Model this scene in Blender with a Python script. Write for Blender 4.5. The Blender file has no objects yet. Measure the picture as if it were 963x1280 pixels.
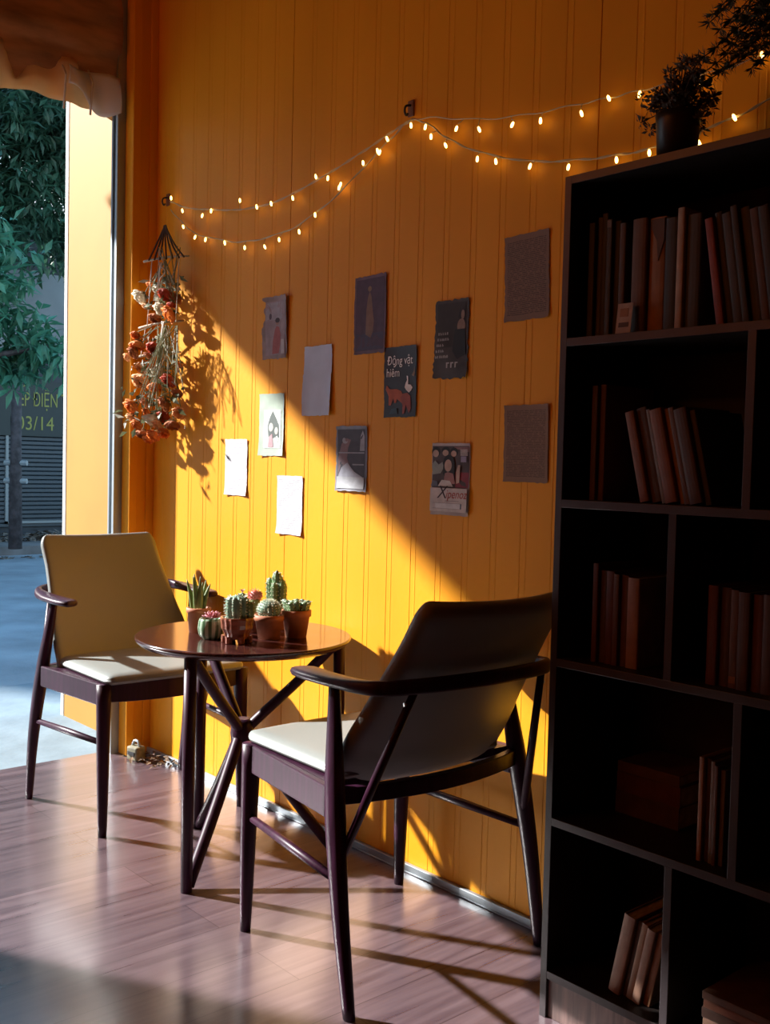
import bpy, math, random
from mathutils import Vector, Matrix
random.seed(7)
sc = bpy.context.scene
COL = sc.collection
PI = math.pi
# ------------------------------------------------------------------ camera
F_PX = 1301.2
CAM = Vector((0, -1.9358, 1.12))
RT = Vector((0.66010198, 0.75079551, 0.02390585))
UP = Vector((-0.05070751, 0.01278509, 0.99863171))
FW = Vector((-0.74946256, 0.66041097, -0.04651044))
def ray(px, py): return FW + RT*((px-481.5)/F_PX) - UP*((py-640)/F_PX)
def on_y(px, py, y=0.0):
    d = ray(px, py); return CAM + d*((y-CAM.y)/d.y)
def on_z(px, py, z=0.0):
    d = ray(px, py); return CAM + d*((z-CAM.z)/d.z)
def on_x(px, py, x):
    d = ray(px, py); return CAM + d*((x-CAM.x)/d.x)
cd = bpy.data.cameras.new('camera'); cam = bpy.data.objects.new('camera', cd); COL.objects.link(cam)
cd.sensor_fit = 'HORIZONTAL'; cd.sensor_width = 36; cd.lens = F_PX*36/963
cd.clip_start = 0.02; cd.clip_end = 300
m3 = Matrix((RT, UP, -FW)).transposed(); cam.matrix_world = Matrix.Translation(CAM) @ m3.to_4x4()
sc.camera = cam

# ------------------------------------------------------------------ materials
def mat(name, col, rough=.5, metal=0.0, spec=.5, coat=0.0, noise=0.0, nscale=8.0, nstretch=(1,1,1), bump=0.0, bscale=40., sub=0.0, col2=None, trans=0.0, emit=None, estr=0.0):
    m = bpy.data.materials.new(name); m.use_nodes = True
    nt = m.node_tree; N = nt.nodes; L = nt.links; b = N['Principled BSDF']
    b.inputs['Base Color'].default_value = (*col, 1); b.inputs['Roughness'].default_value = rough
    b.inputs['Metallic'].default_value = metal; b.inputs['Specular IOR Level'].default_value = spec
    b.inputs['Coat Weight'].default_value = coat; b.inputs['Coat Roughness'].default_value = .12
    if emit:
        b.inputs['Emission Color'].default_value = (*emit, 1); b.inputs['Emission Strength'].default_value = estr
    if noise or col2:
        tc = N.new('ShaderNodeTexCoord'); mp = N.new('ShaderNodeMapping'); mp.inputs['Scale'].default_value = nstretch
        nz = N.new('ShaderNodeTexNoise'); nz.inputs['Scale'].default_value = nscale; nz.inputs['Detail'].default_value = 5
        L.new(tc.outputs['Object'], mp.inputs['Vector']); L.new(mp.outputs['Vector'], nz.inputs['Vector'])
        cr = N.new('ShaderNodeValToRGB'); c2 = col2 or tuple(c*(1-noise) for c in col); c1 = col if col2 else tuple(min(1, c*(1+noise)) for c in col)
        cr.color_ramp.elements[0].position = .35; cr.color_ramp.elements[1].position = .65
        cr.color_ramp.elements[0].color = (*c2, 1); cr.color_ramp.elements[1].color = (*c1, 1)
        L.new(nz.outputs['Fac'], cr.inputs['Fac']); L.new(cr.outputs['Color'], b.inputs['Base Color'])
    if bump:
        tc = N.new('ShaderNodeTexCoord'); nz = N.new('ShaderNodeTexNoise'); nz.inputs['Scale'].default_value = bscale; nz.inputs['Detail'].default_value = 4
        bp = N.new('ShaderNodeBump'); bp.inputs['Strength'].default_value = bump; bp.inputs['Distance'].default_value = .01
        L.new(tc.outputs['Object'], nz.inputs['Vector']); L.new(nz.outputs['Fac'], bp.inputs['Height']); L.new(bp.outputs['Normal'], b.inputs['Normal'])
    if trans:
        out = N['Material Output']; tr = N.new('ShaderNodeBsdfTranslucent'); tr.inputs['Color'].default_value = (*col, 1)
        mx = N.new('ShaderNodeMixShader'); mx.inputs['Fac'].default_value = trans
        L.new(b.outputs['BSDF'], mx.inputs[1]); L.new(tr.outputs['BSDF'], mx.inputs[2]); L.new(mx.outputs['Shader'], out.inputs['Surface'])
    return m

M = {}
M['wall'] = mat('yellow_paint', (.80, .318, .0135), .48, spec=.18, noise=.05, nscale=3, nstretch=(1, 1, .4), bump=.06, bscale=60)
M['outwall'] = mat('hazed_yellow_paint', (.44, .215, .038), .65, spec=.3, noise=.05, nscale=3)  # washed-out yellow: haze and glare put into the colour
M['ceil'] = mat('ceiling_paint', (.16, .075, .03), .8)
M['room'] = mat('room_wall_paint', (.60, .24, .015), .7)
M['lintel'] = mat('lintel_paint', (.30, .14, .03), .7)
M['wood'] = mat('dark_wood', (.029, .0056, .019), .40, spec=.24, coat=.04, noise=.35, nscale=12, nstretch=(6, 6, .6))
M['tabletop'] = mat('table_top_wood', (.045, .014, .012), .16, coat=.5, noise=.3, nscale=10, nstretch=(1, 8, 1))
M['cream'] = mat('cream_vinyl', (.215, .234, .222), .42, bump=.05, bscale=260)
M['case'] = mat('bookcase_wood', (.014, .009, .008), .5, noise=.4, nscale=14, nstretch=(1, 6, 1))
M['caseedge'] = mat('bookcase_edge', (.042, .033, .036), .38, noise=.2, nscale=10)
M['plinth'] = mat('plinth_wood', (.16, .10, .09), .5, noise=.4, nscale=18, nstretch=(6, 6, .4))
M['alu'] = mat('aluminium', (.36, .40, .43), .5, metal=.7)
M['steel'] = mat('screw_steel', (.5, .5, .5), .3, metal=1)
M['concrete'] = mat('pale_concrete', (.16, .225, .27), .8, noise=.12, nscale=5, bump=.2, bscale=30)
M['asphalt'] = mat('asphalt', (.225, .28, .32), .75, noise=.2, nscale=2.2, bump=.3, bscale=60)
M['dark'] = mat('dark_iron', (.02, .02, .022), .6)
M['shop'] = mat('shop_wall', (.05, .06, .07), .8, noise=.3, nscale=2)
M['shutter'] = mat('shutter_metal', (.055, .075, .09), .5)
M['shopframe'] = mat('shop_frame', (.25, .29, .30), .5)
M['greyhouse'] = mat('grey_house_wall', (.22, .25, .27), .8, noise=.15, nscale=1.5)
M['sign'] = mat('sign_board', (.015, .03, .032), .5)
M['letters'] = mat('sign_letters', (.26, .28, .06), .5)
M['bark'] = mat('bark', (.06, .055, .06), .9, noise=.4, nscale=14, bump=.5, bscale=30)
M['leaf'] = mat('tree_leaf', (.035, .10, .06), .45, noise=.4, nscale=1.2, trans=.3)
M['leaf2'] = mat('bright_tree_leaf', (.07, .24, .15), .4, noise=.3, nscale=3, trans=.3)
M['debris'] = mat('dry_debris', (.14, .12, .10), .9, noise=.5, nscale=30)
M['cloth'] = mat('brown_cloth', (.33, .165, .075), .9, noise=.35, nscale=6, nstretch=(1, 1, 4), trans=.12)
M['cloth2'] = mat('tan_cloth', (.86, .66, .42), .85, noise=.15, nscale=9, trans=.6)
M['plastic'] = mat('cloudy_plastic', (.86, .85, .84), .35, trans=.5)
M['wire'] = mat('string_wire', (.55, .42, .25), .4)
M['bulb'] = mat('lit_bulb', (1, .8, .4), .3, emit=(1.0, .62, .16), estr=8.0)
M['bulbcap'] = mat('bulb_cap', (.5, .4, .25), .4)
M['twig'] = mat('dry_twig', (.42, .32, .22), .8, noise=.3, nscale=30)
M['hookplate'] = mat('brown_hook_plate', (.20, .075, .03), .5)
M['jute'] = mat('dark_cord', (.07, .04, .025), .9)
M['string'] = mat('pale_string', (.62, .58, .52), .9)
M['rose_o'] = mat('orange_petal', (.80, .26, .06), .7, noise=.3, nscale=25, trans=.25)
M['rose_r'] = mat('red_petal', (.52, .09, .045), .7, noise=.3, nscale=25, trans=.2)
M['rose_p'] = mat('peach_petal', (.86, .47, .22), .7, noise=.25, nscale=25, trans=.25)
M['rose_w'] = mat('cream_petal', (.86, .81, .66), .7, noise=.15, nscale=25, trans=.25)
M['rose_b'] = mat('brown_petal', (.42, .14, .05), .8, noise=.35, nscale=25, trans=.2)
M['drystem'] = mat('dry_stem', (.20, .20, .10), .8)
M['dryleaf'] = mat('dry_leaf', (.14, .17, .09), .75, noise=.4, nscale=20, trans=.2)
M['dryleaf2'] = mat('pale_dry_leaf', (.46, .48, .40), .75, noise=.3, nscale=20, trans=.2)
M['terra'] = mat('terracotta', (.46, .15, .065), .65, noise=.18, nscale=18, bump=.05)
M['terra2'] = mat('brown_glazed_clay', (.26, .085, .05), .3, coat=.4, noise=.4, nscale=20, nstretch=(1, 1, 3))
M['soil'] = mat('white_gravel', (.60, .55, .50), .9, noise=.3, nscale=90, bump=.6, bscale=200)
M['cactus'] = mat('cactus_green', (.14, .235, .11), .55, noise=.3, nscale=40)
M['cactus2'] = mat('cactus_blue_green', (.17, .27, .20), .6, noise=.3, nscale=40)
M['cactus3'] = mat('cactus_olive', (.15, .20, .055), .55, noise=.3, nscale=30)
M['spine'] = mat('cactus_spine', (.86, .88, .76), .6)
M['pink'] = mat('pink_succulent', (.48, .17, .20), .55, noise=.35, nscale=40)
M['rosy'] = mat('rosy_bloom', (.72, .33, .30), .6, noise=.3, nscale=40)
M['potdark'] = mat('dark_pot', (.015, .012, .01), .4)
M['dryfoliage'] = mat('dusty_foliage', (.05, .04, .03), .8, noise=.4, nscale=30)
M['fern'] = mat('fern_green', (.018, .030, .014), .7, noise=.3, nscale=20)
M['page'] = mat('book_pages', (.42, .33, .22), .85, noise=.2, nscale=60, nstretch=(6, 1, 1))

def glazed_green():
    m = mat('green_striped_glaze', (.2, .3, .2), .25, coat=.5)
    nt = m.node_tree; N = nt.nodes; L = nt.links; b = N['Principled BSDF']
    tc = N.new('ShaderNodeTexCoord'); sep = N.new('ShaderNodeSeparateXYZ'); L.new(tc.outputs['Object'], sep.inputs[0])
    at = N.new('ShaderNodeMath'); at.operation = 'ARCTAN2'; L.new(sep.outputs['Y'], at.inputs[0]); L.new(sep.outputs['X'], at.inputs[1])
    mu = N.new('ShaderNodeMath'); mu.operation = 'MULTIPLY'; mu.inputs[1].default_value = 12; L.new(at.outputs[0], mu.inputs[0])
    si = N.new('ShaderNodeMath'); si.operation = 'SINE'; L.new(mu.outputs[0], si.inputs[0])
    cr = N.new('ShaderNodeValToRGB'); cr.color_ramp.elements[0].color = (.06, .13, .06, 1); cr.color_ramp.elements[1].color = (.34, .45, .33, 1)
    cr.color_ramp.elements[0].position = .3; cr.color_ramp.elements[1].position = .7
    ad = N.new('ShaderNodeMath'); ad.operation = 'MULTIPLY_ADD'; ad.inputs[1].default_value = .5; ad.inputs[2].default_value = .5; L.new(si.outputs[0], ad.inputs[0])
    L.new(ad.outputs[0], cr.inputs['Fac']); L.new(cr.outputs['Color'], b.inputs['Base Color'])
    return m
M['glaze'] = glazed_green()

def floor_mat():
    m = mat('brown_plank_floor', (.16, .08, .065), .3)
    nt = m.node_tree; N = nt.nodes; L = nt.links; b = N['Principled BSDF']
    tc = N.new('ShaderNodeTexCoord')
    mp = N.new('ShaderNodeMapping'); mp.inputs['Rotation'].default_value = (0, 0, PI/2); L.new(tc.outputs['Object'], mp.inputs['Vector'])
    br = N.new('ShaderNodeTexBrick'); br.inputs['Scale'].default_value = 1; br.inputs['Brick Width'].default_value = 1.2; br.inputs['Row Height'].default_value = .16
    br.inputs['Mortar Size'].default_value = .0012; br.inputs['Color1'].default_value = (.9, .9, .9, 1); br.inputs['Color2'].default_value = (1.12, 1.1, 1.08, 1); br.inputs['Mortar'].default_value = (.45, .42, .42, 1)
    L.new(mp.outputs['Vector'], br.inputs['Vector'])
    m2 = N.new('ShaderNodeMapping'); m2.inputs['Scale'].default_value = (38, 2.2, 1); L.new(tc.outputs['Object'], m2.inputs['Vector'])
    nz = N.new('ShaderNodeTexNoise'); nz.inputs['Scale'].default_value = 1; nz.inputs['Detail'].default_value = 6; nz.inputs['Distortion'].default_value = .6; L.new(m2.outputs['Vector'], nz.inputs['Vector'])
    cr = N.new('ShaderNodeValToRGB'); cr.color_ramp.elements[0].position = .3; cr.color_ramp.elements[1].position = .7
    cr.color_ramp.elements[0].color = (.076, .048, .058, 1); cr.color_ramp.elements[1].color = (.150, .104, .118, 1)
    L.new(nz.outputs['Fac'], cr.inputs['Fac'])
    mx = N.new('ShaderNodeMix'); mx.data_type = 'RGBA'; mx.blend_type = 'MULTIPLY'; mx.inputs['Factor'].default_value = 1
    L.new(cr.outputs['Color'], mx.inputs['A']); L.new(br.outputs['Color'], mx.inputs['B']); L.new(mx.outputs['Result'], b.inputs['Base Color'])
    rr = N.new('ShaderNodeMapRange'); rr.inputs['To Min'].default_value = .2; rr.inputs['To Max'].default_value = .42; L.new(nz.outputs['Fac'], rr.inputs['Value']); L.new(rr.outputs['Result'], b.inputs['Roughness'])
    b.inputs['Coat Weight'].default_value = .85; b.inputs['Coat Roughness'].default_value = .20; b.inputs['Coat IOR'].default_value = 1.85
    bp = N.new('ShaderNodeBump'); bp.inputs['Strength'].default_value = .12; bp.inputs['Distance'].default_value = .004; L.new(nz.outputs['Fac'], bp.inputs['Height']); L.new(bp.outputs['Normal'], b.inputs['Normal'])
    return m
M['floor'] = floor_mat()

def text_page(name, paper, ink, lines, rough=.8, margin=.06):
    """a printed text page: rows of broken dark dashes, driven by the sheet's UV map"""
    m = mat(name, paper, rough); nt = m.node_tree; N = nt.nodes; L = nt.links; b = N['Principled BSDF']
    uv = N.new('ShaderNodeUVMap'); sep = N.new('ShaderNodeSeparateXYZ'); L.new(uv.outputs['UV'], sep.inputs[0])
    def math_(op, a, bb=None):
        n = N.new('ShaderNodeMath'); n.operation = op
        for i, x in enumerate((a, bb)):
            if x is None: continue
            if isinstance(x, (int, float)): n.inputs[i].default_value = x
            else: L.new(x, n.inputs[i])
        return n.outputs[0]
    v = math_('MULTIPLY', sep.outputs['Y'], lines); fr = math_('FRACT', v); row = math_('FLOOR', v)
    band = math_('MULTIPLY', math_('GREATER_THAN', fr, .3), math_('LESS_THAN', fr, .75))
    cx = N.new('ShaderNodeCombineXYZ'); L.new(math_('MULTIPLY', sep.outputs['X'], 26), cx.inputs[0]); L.new(math_('MULTIPLY', row, 7.31), cx.inputs[1])
    nz = N.new('ShaderNodeTexNoise'); nz.inputs['Scale'].default_value = 1; nz.inputs['Detail'].default_value = 2; L.new(cx.outputs[0], nz.inputs['Vector'])
    word = math_('GREATER_THAN', nz.outputs['Fac'], .44)
    mg = math_('MULTIPLY', math_('MULTIPLY', math_('GREATER_THAN', sep.outputs['X'], margin), math_('LESS_THAN', sep.outputs['X'], 1-margin)), math_('MULTIPLY', math_('GREATER_THAN', sep.outputs['Y'], margin), math_('LESS_THAN', sep.outputs['Y'], 1-margin)))
    f = math_('MULTIPLY', math_('MULTIPLY', band, word), mg)
    mx = N.new('ShaderNodeMix'); mx.data_type = 'RGBA'; L.new(f, mx.inputs['Factor']); mx.inputs['A'].default_value = (*paper, 1); mx.inputs['B'].default_value = (*ink, 1)
    L.new(mx.outputs['Result'], b.inputs['Base Color'])
    return m

def flat(name, col, rough=.7):
    if name not in M: M[name] = mat(name, col, rough, noise=.12, nscale=40)
    return M[name]

# ------------------------------------------------------------------ mesh builder
class MB:
    def __init__(s): s.v = []; s.f = []; s.uv = None
    def add(s, vs, fs):
        o = len(s.v); s.v += [tuple(v) for v in vs]; s.f += [tuple(i+o for i in f) for f in fs]; return s
    def box(s, a, b, mtx=None):
        vs = [Vector((x, y, z)) for z in (a[2], b[2]) for y in (a[1], b[1]) for x in (a[0], b[0])]
        if mtx: vs = [mtx @ v for v in vs]
        return s.add(vs, [(0, 2, 3, 1), (4, 5, 7, 6), (0, 1, 5, 4), (2, 6, 7, 3), (0, 4, 6, 2), (1, 3, 7, 5)])
    def tube(s, pts, radii, n=10, squash=None, cap=True, hint=None):
        pts = [Vector(p) for p in pts]
        if not hasattr(radii, '__len__'): radii = [radii]*len(pts)
        rings = []; prev = None
        for i, p in enumerate(pts):
            t = (pts[min(i+1, len(pts)-1)] - pts[max(i-1, 0)]).normalized()
            if prev is None:
                h = Vector(hint) if hint else (Vector((0, 0, 1)) if abs(t.z) < .9 else Vector((1, 0, 0)))
                a = (h - t*h.dot(t)).normalized()
            else: a = (prev - t*prev.dot(t)).normalized()
            prev = a; c = t.cross(a)
            r = radii[i]; ra, rc = (r if isinstance(r, tuple) else (r, r))
            rings.append([p + a*(ra*math.cos(2*PI*k/n)) + c*(rc*math.sin(2*PI*k/n)) for k in range(n)])
        vs = [v for r in rings for v in r]; fs = []
        for i in range(len(rings)-1):
            for k in range(n): fs.append((i*n+k, i*n+(k+1) % n, (i+1)*n+(k+1) % n, (i+1)*n+k))
        if cap:
            fs.append(tuple(range(n-1, -1, -1))); fs.append(tuple((len(rings)-1)*n+k for k in range(n)))
        return s.add(vs, fs)
    def lathe(s, prof, n=24, c=(0, 0, 0), cap=True, wob=None):
        vs = []; fs = []
        for j, (r, z) in enumerate(prof):
            for k in range(n):
                a = 2*PI*k/n; rr = r*(wob(a, z) if wob else 1)
                vs.append((c[0]+rr*math.cos(a), c[1]+rr*math.sin(a), c[2]+z))
        for j in range(len(prof)-1):
            for k in range(n): fs.append((j*n+k, j*n+(k+1) % n, (j+1)*n+(k+1) % n, (j+1)*n+k))
        if cap:
            fs.append(tuple(range(n-1, -1, -1))); fs.append(tuple((len(prof)-1)*n+k for k in range(n)))
        return s.add(vs, fs)
    def grid(s, fn, nu, nv, flip=False):
        vs = [fn(i/nu, j/nv) for j in range(nv+1) for i in range(nu+1)]; fs = []
        for j in range(nv):
            for i in range(nu):
                q = (j*(nu+1)+i, j*(nu+1)+i+1, (j+1)*(nu+1)+i+1, (j+1)*(nu+1)+i)
                fs.append(q[::-1] if flip else q)
        return s.add(vs, fs)
    def leaf(s, p, d, n, ln, w, bend=.25, seg=2):
        """pointed, folded leaf blade from p along d"""
        p = Vector(p); d = Vector(d).normalized(); n = Vector(n); n = (n - d*n.dot(d))
        n = n.normalized() if n.length > 1e-4 else d.orthogonal().normalized(); c = d.cross(n)
        vs = [p]; fs = []
        m = p + d*ln*.5 - n*ln*bend*.2
        tip = p + d*ln - n*ln*bend
        return s.add([p, m + c*w*.5 + n*w*.12, tip, m - c*w*.5 + n*w*.12, m], [(0, 4, 1), (4, 2, 1), (0, 3, 4), (4, 3, 2)])
    def build(s, name, m, parent=None, smooth=False, bevel=0, recalc=True):
        me = bpy.data.meshes.new(name); me.from_pydata(s.v, [], s.f); me.update()
        if recalc:
            import bmesh
            bm = bmesh.new(); bm.from_mesh(me); bmesh.ops.recalc_face_normals(bm, faces=bm.faces); bm.to_mesh(me); bm.free()
        if m: me.materials.append(m)
        if smooth:
            for p in me.polygons: p.use_smooth = True
        o = bpy.data.objects.new(name, me); COL.objects.link(o)
        if parent: o.parent = parent
        if bevel:
            b = o.modifiers.new('Bevel', 'BEVEL'); b.width = bevel; b.segments = 2; b.limit_method = 'ANGLE'; b.angle_limit = math.radians(40)
        return o
def empty(name, label, cat, loc=(0, 0, 0), rz=0.0, group=None):
    o = bpy.data.objects.new(name, None); COL.objects.link(o); o.location = loc; o.rotation_euler = (0, 0, rz)
    o.empty_display_size = .05; return tag(o, label, cat, group)
def tag(o, label, cat, group=None):
    o['label'] = label; o['category'] = cat
    if group: o['group'] = group
    return o
def struct(o, label=None):
    o['kind'] = 'structure'
    if label: o['label'] = label
    return o
def bez(pts, n=24):
    """Catmull-Rom through pts"""
    pts = [Vector(p) for p in pts]; P = [pts[0]*2-pts[1]] + pts + [pts[-1]*2-pts[-2]]; out = []
    seg = len(pts)-1; per = max(2, n//seg)
    for i in range(seg):
        a, b, c, d = P[i:i+4]
        for k in range(per):
            t = k/per; out.append(.5*((2*b)+(c-a)*t+(2*a-5*b+4*c-d)*t*t+(3*b-a-3*c+d)*t**3))
    out.append(pts[-1]); return out
def interp(tab, z):
    if z <= tab[0][0]: return tab[0][1]
    for (a, va), (b, vb) in zip(tab, tab[1:]):
        if z <= b: return va+(vb-va)*(z-a)/(b-a)
    return tab[-1][1]
def text_mesh(body, size, align='LEFT', shear=0.0, spacing=1.0, bold=0.0):
    cu = bpy.data.curves.new('lettering', 'FONT'); cu.body = body; cu.size = 1.0; cu.align_x = align; cu.shear = shear; cu.space_line = spacing; cu.offset = bold/size; cu.resolution_u = 6
    o = bpy.data.objects.new('lettering', cu); COL.objects.link(o)
    dg = bpy.context.evaluated_depsgraph_get(); me = bpy.data.meshes.new_from_object(o.evaluated_get(dg))
    vs = [v.co*size for v in me.vertices]; fs = [tuple(p.vertices) for p in me.polygons]
    bpy.data.objects.remove(o); bpy.data.meshes.remove(me); bpy.data.curves.remove(cu)
    return vs, fs

# ------------------------------------------------------------------ setting
WX0, WX1 = -3.53, 3.2          # interior wall extents
CEIL = 3.25
# beadboard panel wall: vertical profile extruded in z
def panel_profile(x0, x1, phase):
    pts = []; x = x0; pitch = .0983; k = math.ceil((x0-phase)/pitch)
    pts.append((x0, 0))
    while phase+k*pitch < x1-.006:
        c = phase+k*pitch
        if c > x0+.006:
            i = k % 12
            d, w = (.005, .0016) if i == 0 else (.0008, .0022)
            pts += [(c-w, 0), (c-w*.4, d), (c+w*.4, d), (c+w, 0)]
            if i != 0: pts += [(c+.014, 0), (c+.0155, -.0006), (c+.018, -.0006), (c+.0195, 0)]
        k += 1
    pts.append((x1, 0)); return pts
prof = panel_profile(WX0, WX1, -2.675)
mb = MB(); n = len(prof)
for z in (0, CEIL): mb.add([(x, y, z) for x, y in prof], [])
mb.f += [(i, i+1, n+i+1, n+i) for i in range(n-1)]
o = len(mb.v); mb.add([(WX0, .12, 0), (WX1, .12, 0), (WX1, .12, CEIL), (WX0, .12, CEIL)], [(0, 3, 2, 1)])
mb.f += [(0, n, o+3, o), (n-1, o+1, o+2, 2*n-1)]
struct(mb.build('wall_right', M['wall'], recalc=False), 'yellow ribbed panel wall')
# outside continuation of that wall
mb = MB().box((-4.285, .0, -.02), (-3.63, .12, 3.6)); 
struct(mb.build('wall_outer', M['outwall'], bevel=.004), 'yellow wall continuing outside the doorway, haze put into its colour')
struct(MB().box((-4.315, -.003, -.02), (-4.285, .12, 3.6)).build('trim_outer', mat('white_corner_trim', (.72, .72, .68), .5), bevel=.003), 'white corner strip at the far end of the outside wall')
# post at the door with its small trims, and the shutter rail
mb = MB().box((-3.585, -.098, 0), (WX0, .12, CEIL)); mb.box((WX0, -.098, 0), (WX0+.006, -.066, CEIL)); mb.box((WX0, -.030, 0), (WX0+.008, 0, CEIL))
struct(mb.build('trim_post', M['wall'], bevel=.002), 'yellow post at the door edge')
mb = MB().box((-3.632, -.098, 0), (-3.585, .12, 3.0)); mb.box((-3.60, -.130, 0), (-3.585, -.098, 3.0)); mb.box((-3.632, -.130, 0), (-3.622, -.098, 3.0))
struct(mb.build('trim_rail', M['alu']), 'grey metal shutter rail on the door post')
struct(MB().box((WX0+.008, -.014, 0), (-1.338, -.0015, .022)).box((WX0+.008, -.018, 0), (-1.338, -.014, .004)).build('baseboard_right', M['alu'], bevel=.002), 'low grey metal strip along the wall foot')
struct(MB().box((-3.63, -5.2, -.06), (WX1+.1, .12, 0)).build('floor', M['floor']), 'brown wood plank floor')
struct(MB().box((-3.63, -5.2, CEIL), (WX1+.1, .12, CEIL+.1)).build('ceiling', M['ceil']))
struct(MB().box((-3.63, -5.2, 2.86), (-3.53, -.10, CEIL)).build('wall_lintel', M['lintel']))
struct(MB().box((-3.63, -5.2, 0), (-3.53, -1.80, 2.86)).build('wall_left', M['room']))
struct(MB().box((-3.63, -5.3, 0), (WX1, -5.2, CEIL)).build('wall_back', M['room']))
struct(MB().box((WX1, -5.3, 0), (WX1+.1, .12, CEIL)).build('wall_far', M['room']))

# ------------------------------------------------------------------ outside
struct(MB().box((-5.0, -12, -.10), (-3.63, 14, -.012)).build('ground_apron', M['concrete']), 'pale concrete apron before the door')
struct(MB().box((-11.6, -14, -.14), (-5.0, 16, -.02)).build('ground_street', M['asphalt']), 'grey blue street')
struct(MB().box((-20, -14, -.14), (-11.6, 16, .08)).build('ground_sidewalk', mat('sidewalk', (.16, .16, .16), .9, noise=.3, nscale=3)), 'sidewalk across the street')
def awning():  # out of view, edge set to cut the sun diagonally across the wall
    r = empty('awning', 'unseen sloping cloth awning over the doorway, shaped to cut the sunlight', 'awning', (-4.24, -3.4, 2.8))
    MB().grid(lambda u, v: (-.66+1.1*u, -2.6+5.45*v, .014+.19*u+.01*math.sin(v*40)*math.sin(PI*u)), 8, 60).grid(lambda u, v: (-.66+1.1*u, -2.6+5.45*v, .024+.19*u+.01*math.sin(v*40)*math.sin(PI*u)), 8, 60).build('canopy', M['cloth'], r)
    MB().tube([(-.66, -2.6, .014), (-.66, 2.85, .014)], .014).build('front_bar', M['alu'], r)
    for y in (-2.4, 0, 2.6): MB().tube([(-.65, y, 0), (.43, y, .17)], .012).build('rafter', M['alu'], r)
awning()

FX = -13.0   # far facade plane
def shop():
    r = empty('street_shop_building', 'dark shuttered shop across the street', 'building', (FX, 3, .08))
    w = MB().box((-2.4, -7.9, 0), (0, 2.6, 3.9)).build('wall', M['shop'], r)
    MB().box((-2.4, -7.55, 3.9), (0, -2.2, 9.0)).build('shade_storeys', M['shop'], r)  # unseen height added to shade the street, gap left for the sun
    # roller shutter with horizontal slats
    mb = MB()
    for k in range(22):
        z = .12+k*.055
        mb.add([(0.0, -.05, z), (.03, -.05, z+.01), (.03, -.05, z+.045), (.0, -.05, z+.055), (0, 1.6, z), (.03, 1.6, z+.01), (.03, 1.6, z+.045), (0, 1.6, z+.055)], [(0, 1, 5, 4), (1, 2, 6, 5), (2, 3, 7, 6)])
    mb.build('roller_shutter', M['shutter'], r, recalc=False)
    f = MB().box((0, .12, .17), (.05, .155, 1.32)).box((0, .12, .17), (.05, 1.6, .2)).build('door_frame', M['shopframe'], r)
    MB().box((0, -.2, 2.3), (.05, 2.5, 3.35)).build('upper_wall', M['greyhouse'], r)
    b = MB().box((0, -1.2, 1.28), (.06, 2.4, 1.98)).build('sign_board', M['sign'], r)
    for body, y0, z0, sz, sx in (('ÊP ĐIỆN T', .27, 1.66, .25, .57), ('103/14', .13, 1.36, .25, .88)):
        vs, fs = text_mesh(body, sz)
        mb = MB(); mb.add([(.066, y0+v.x*sx, z0+v.y) for v in vs], fs)
        if body[0] == 'Ê': mb.add([(.066, y0+a, z0+b) for a, b in ((.055, .238), (.068, .238), (.092, .268), (.075, .268))], [(0, 1, 2, 3)])
        mb.build('lettering', M['letters'], b, recalc=False)
shop()
def shade_block():  # unseen block added to keep sun off the street
    r = empty('street_shade_block', 'unseen tall dark block added across the street to shade it', 'building', (FX, -10.6, .08))
    MB().box((-3, -12, 0), (0, 0, 9.5)).build('wall', M['shop'], r)
    for k in range(4): MB().box((0, -2.5-2.4*k, 3.6), (.05, -1.3-2.4*k, 5.2)).build('window', M['dark'], r, bevel=.01)
shade_block()
def house():
    r = empty('grey_house', 'pale grey house wall seen between the tree leaves', 'building', (-15.9, 9.2, 0.08))
    MB().box((-3, -3.8, 0), (0, 5, 6.8)).build('wall', M['greyhouse'], r)
    for y in (-2.0, 0): MB().box((0, y, 2.6), (.04, y+1.0, 3.9)).build('window', M['dark'], r, bevel=.01)
    MB().box((-.1, -3.8, 3.4), (.1, 5, 3.5)).build('ledge', M['shop'], r)
house()
def pole():
    q = on_z(19, 686, .08)
    r = empty('utility_pole', 'dark slim post standing at the far kerb', 'pole', (q.x, q.y, .08))
    MB().tube([(0, 0, 0), (0, 0, 1.1), (.02, 0, 2.1)], [.075, .06, .05], 12).build('shaft', M['bark'], r, smooth=True)
    for z in (.75, .95): MB().tube([(-.09, -.09, z), (.09, .09, z)], .03, 8).build('clamp', M['shopframe'], r)
pole()
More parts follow.
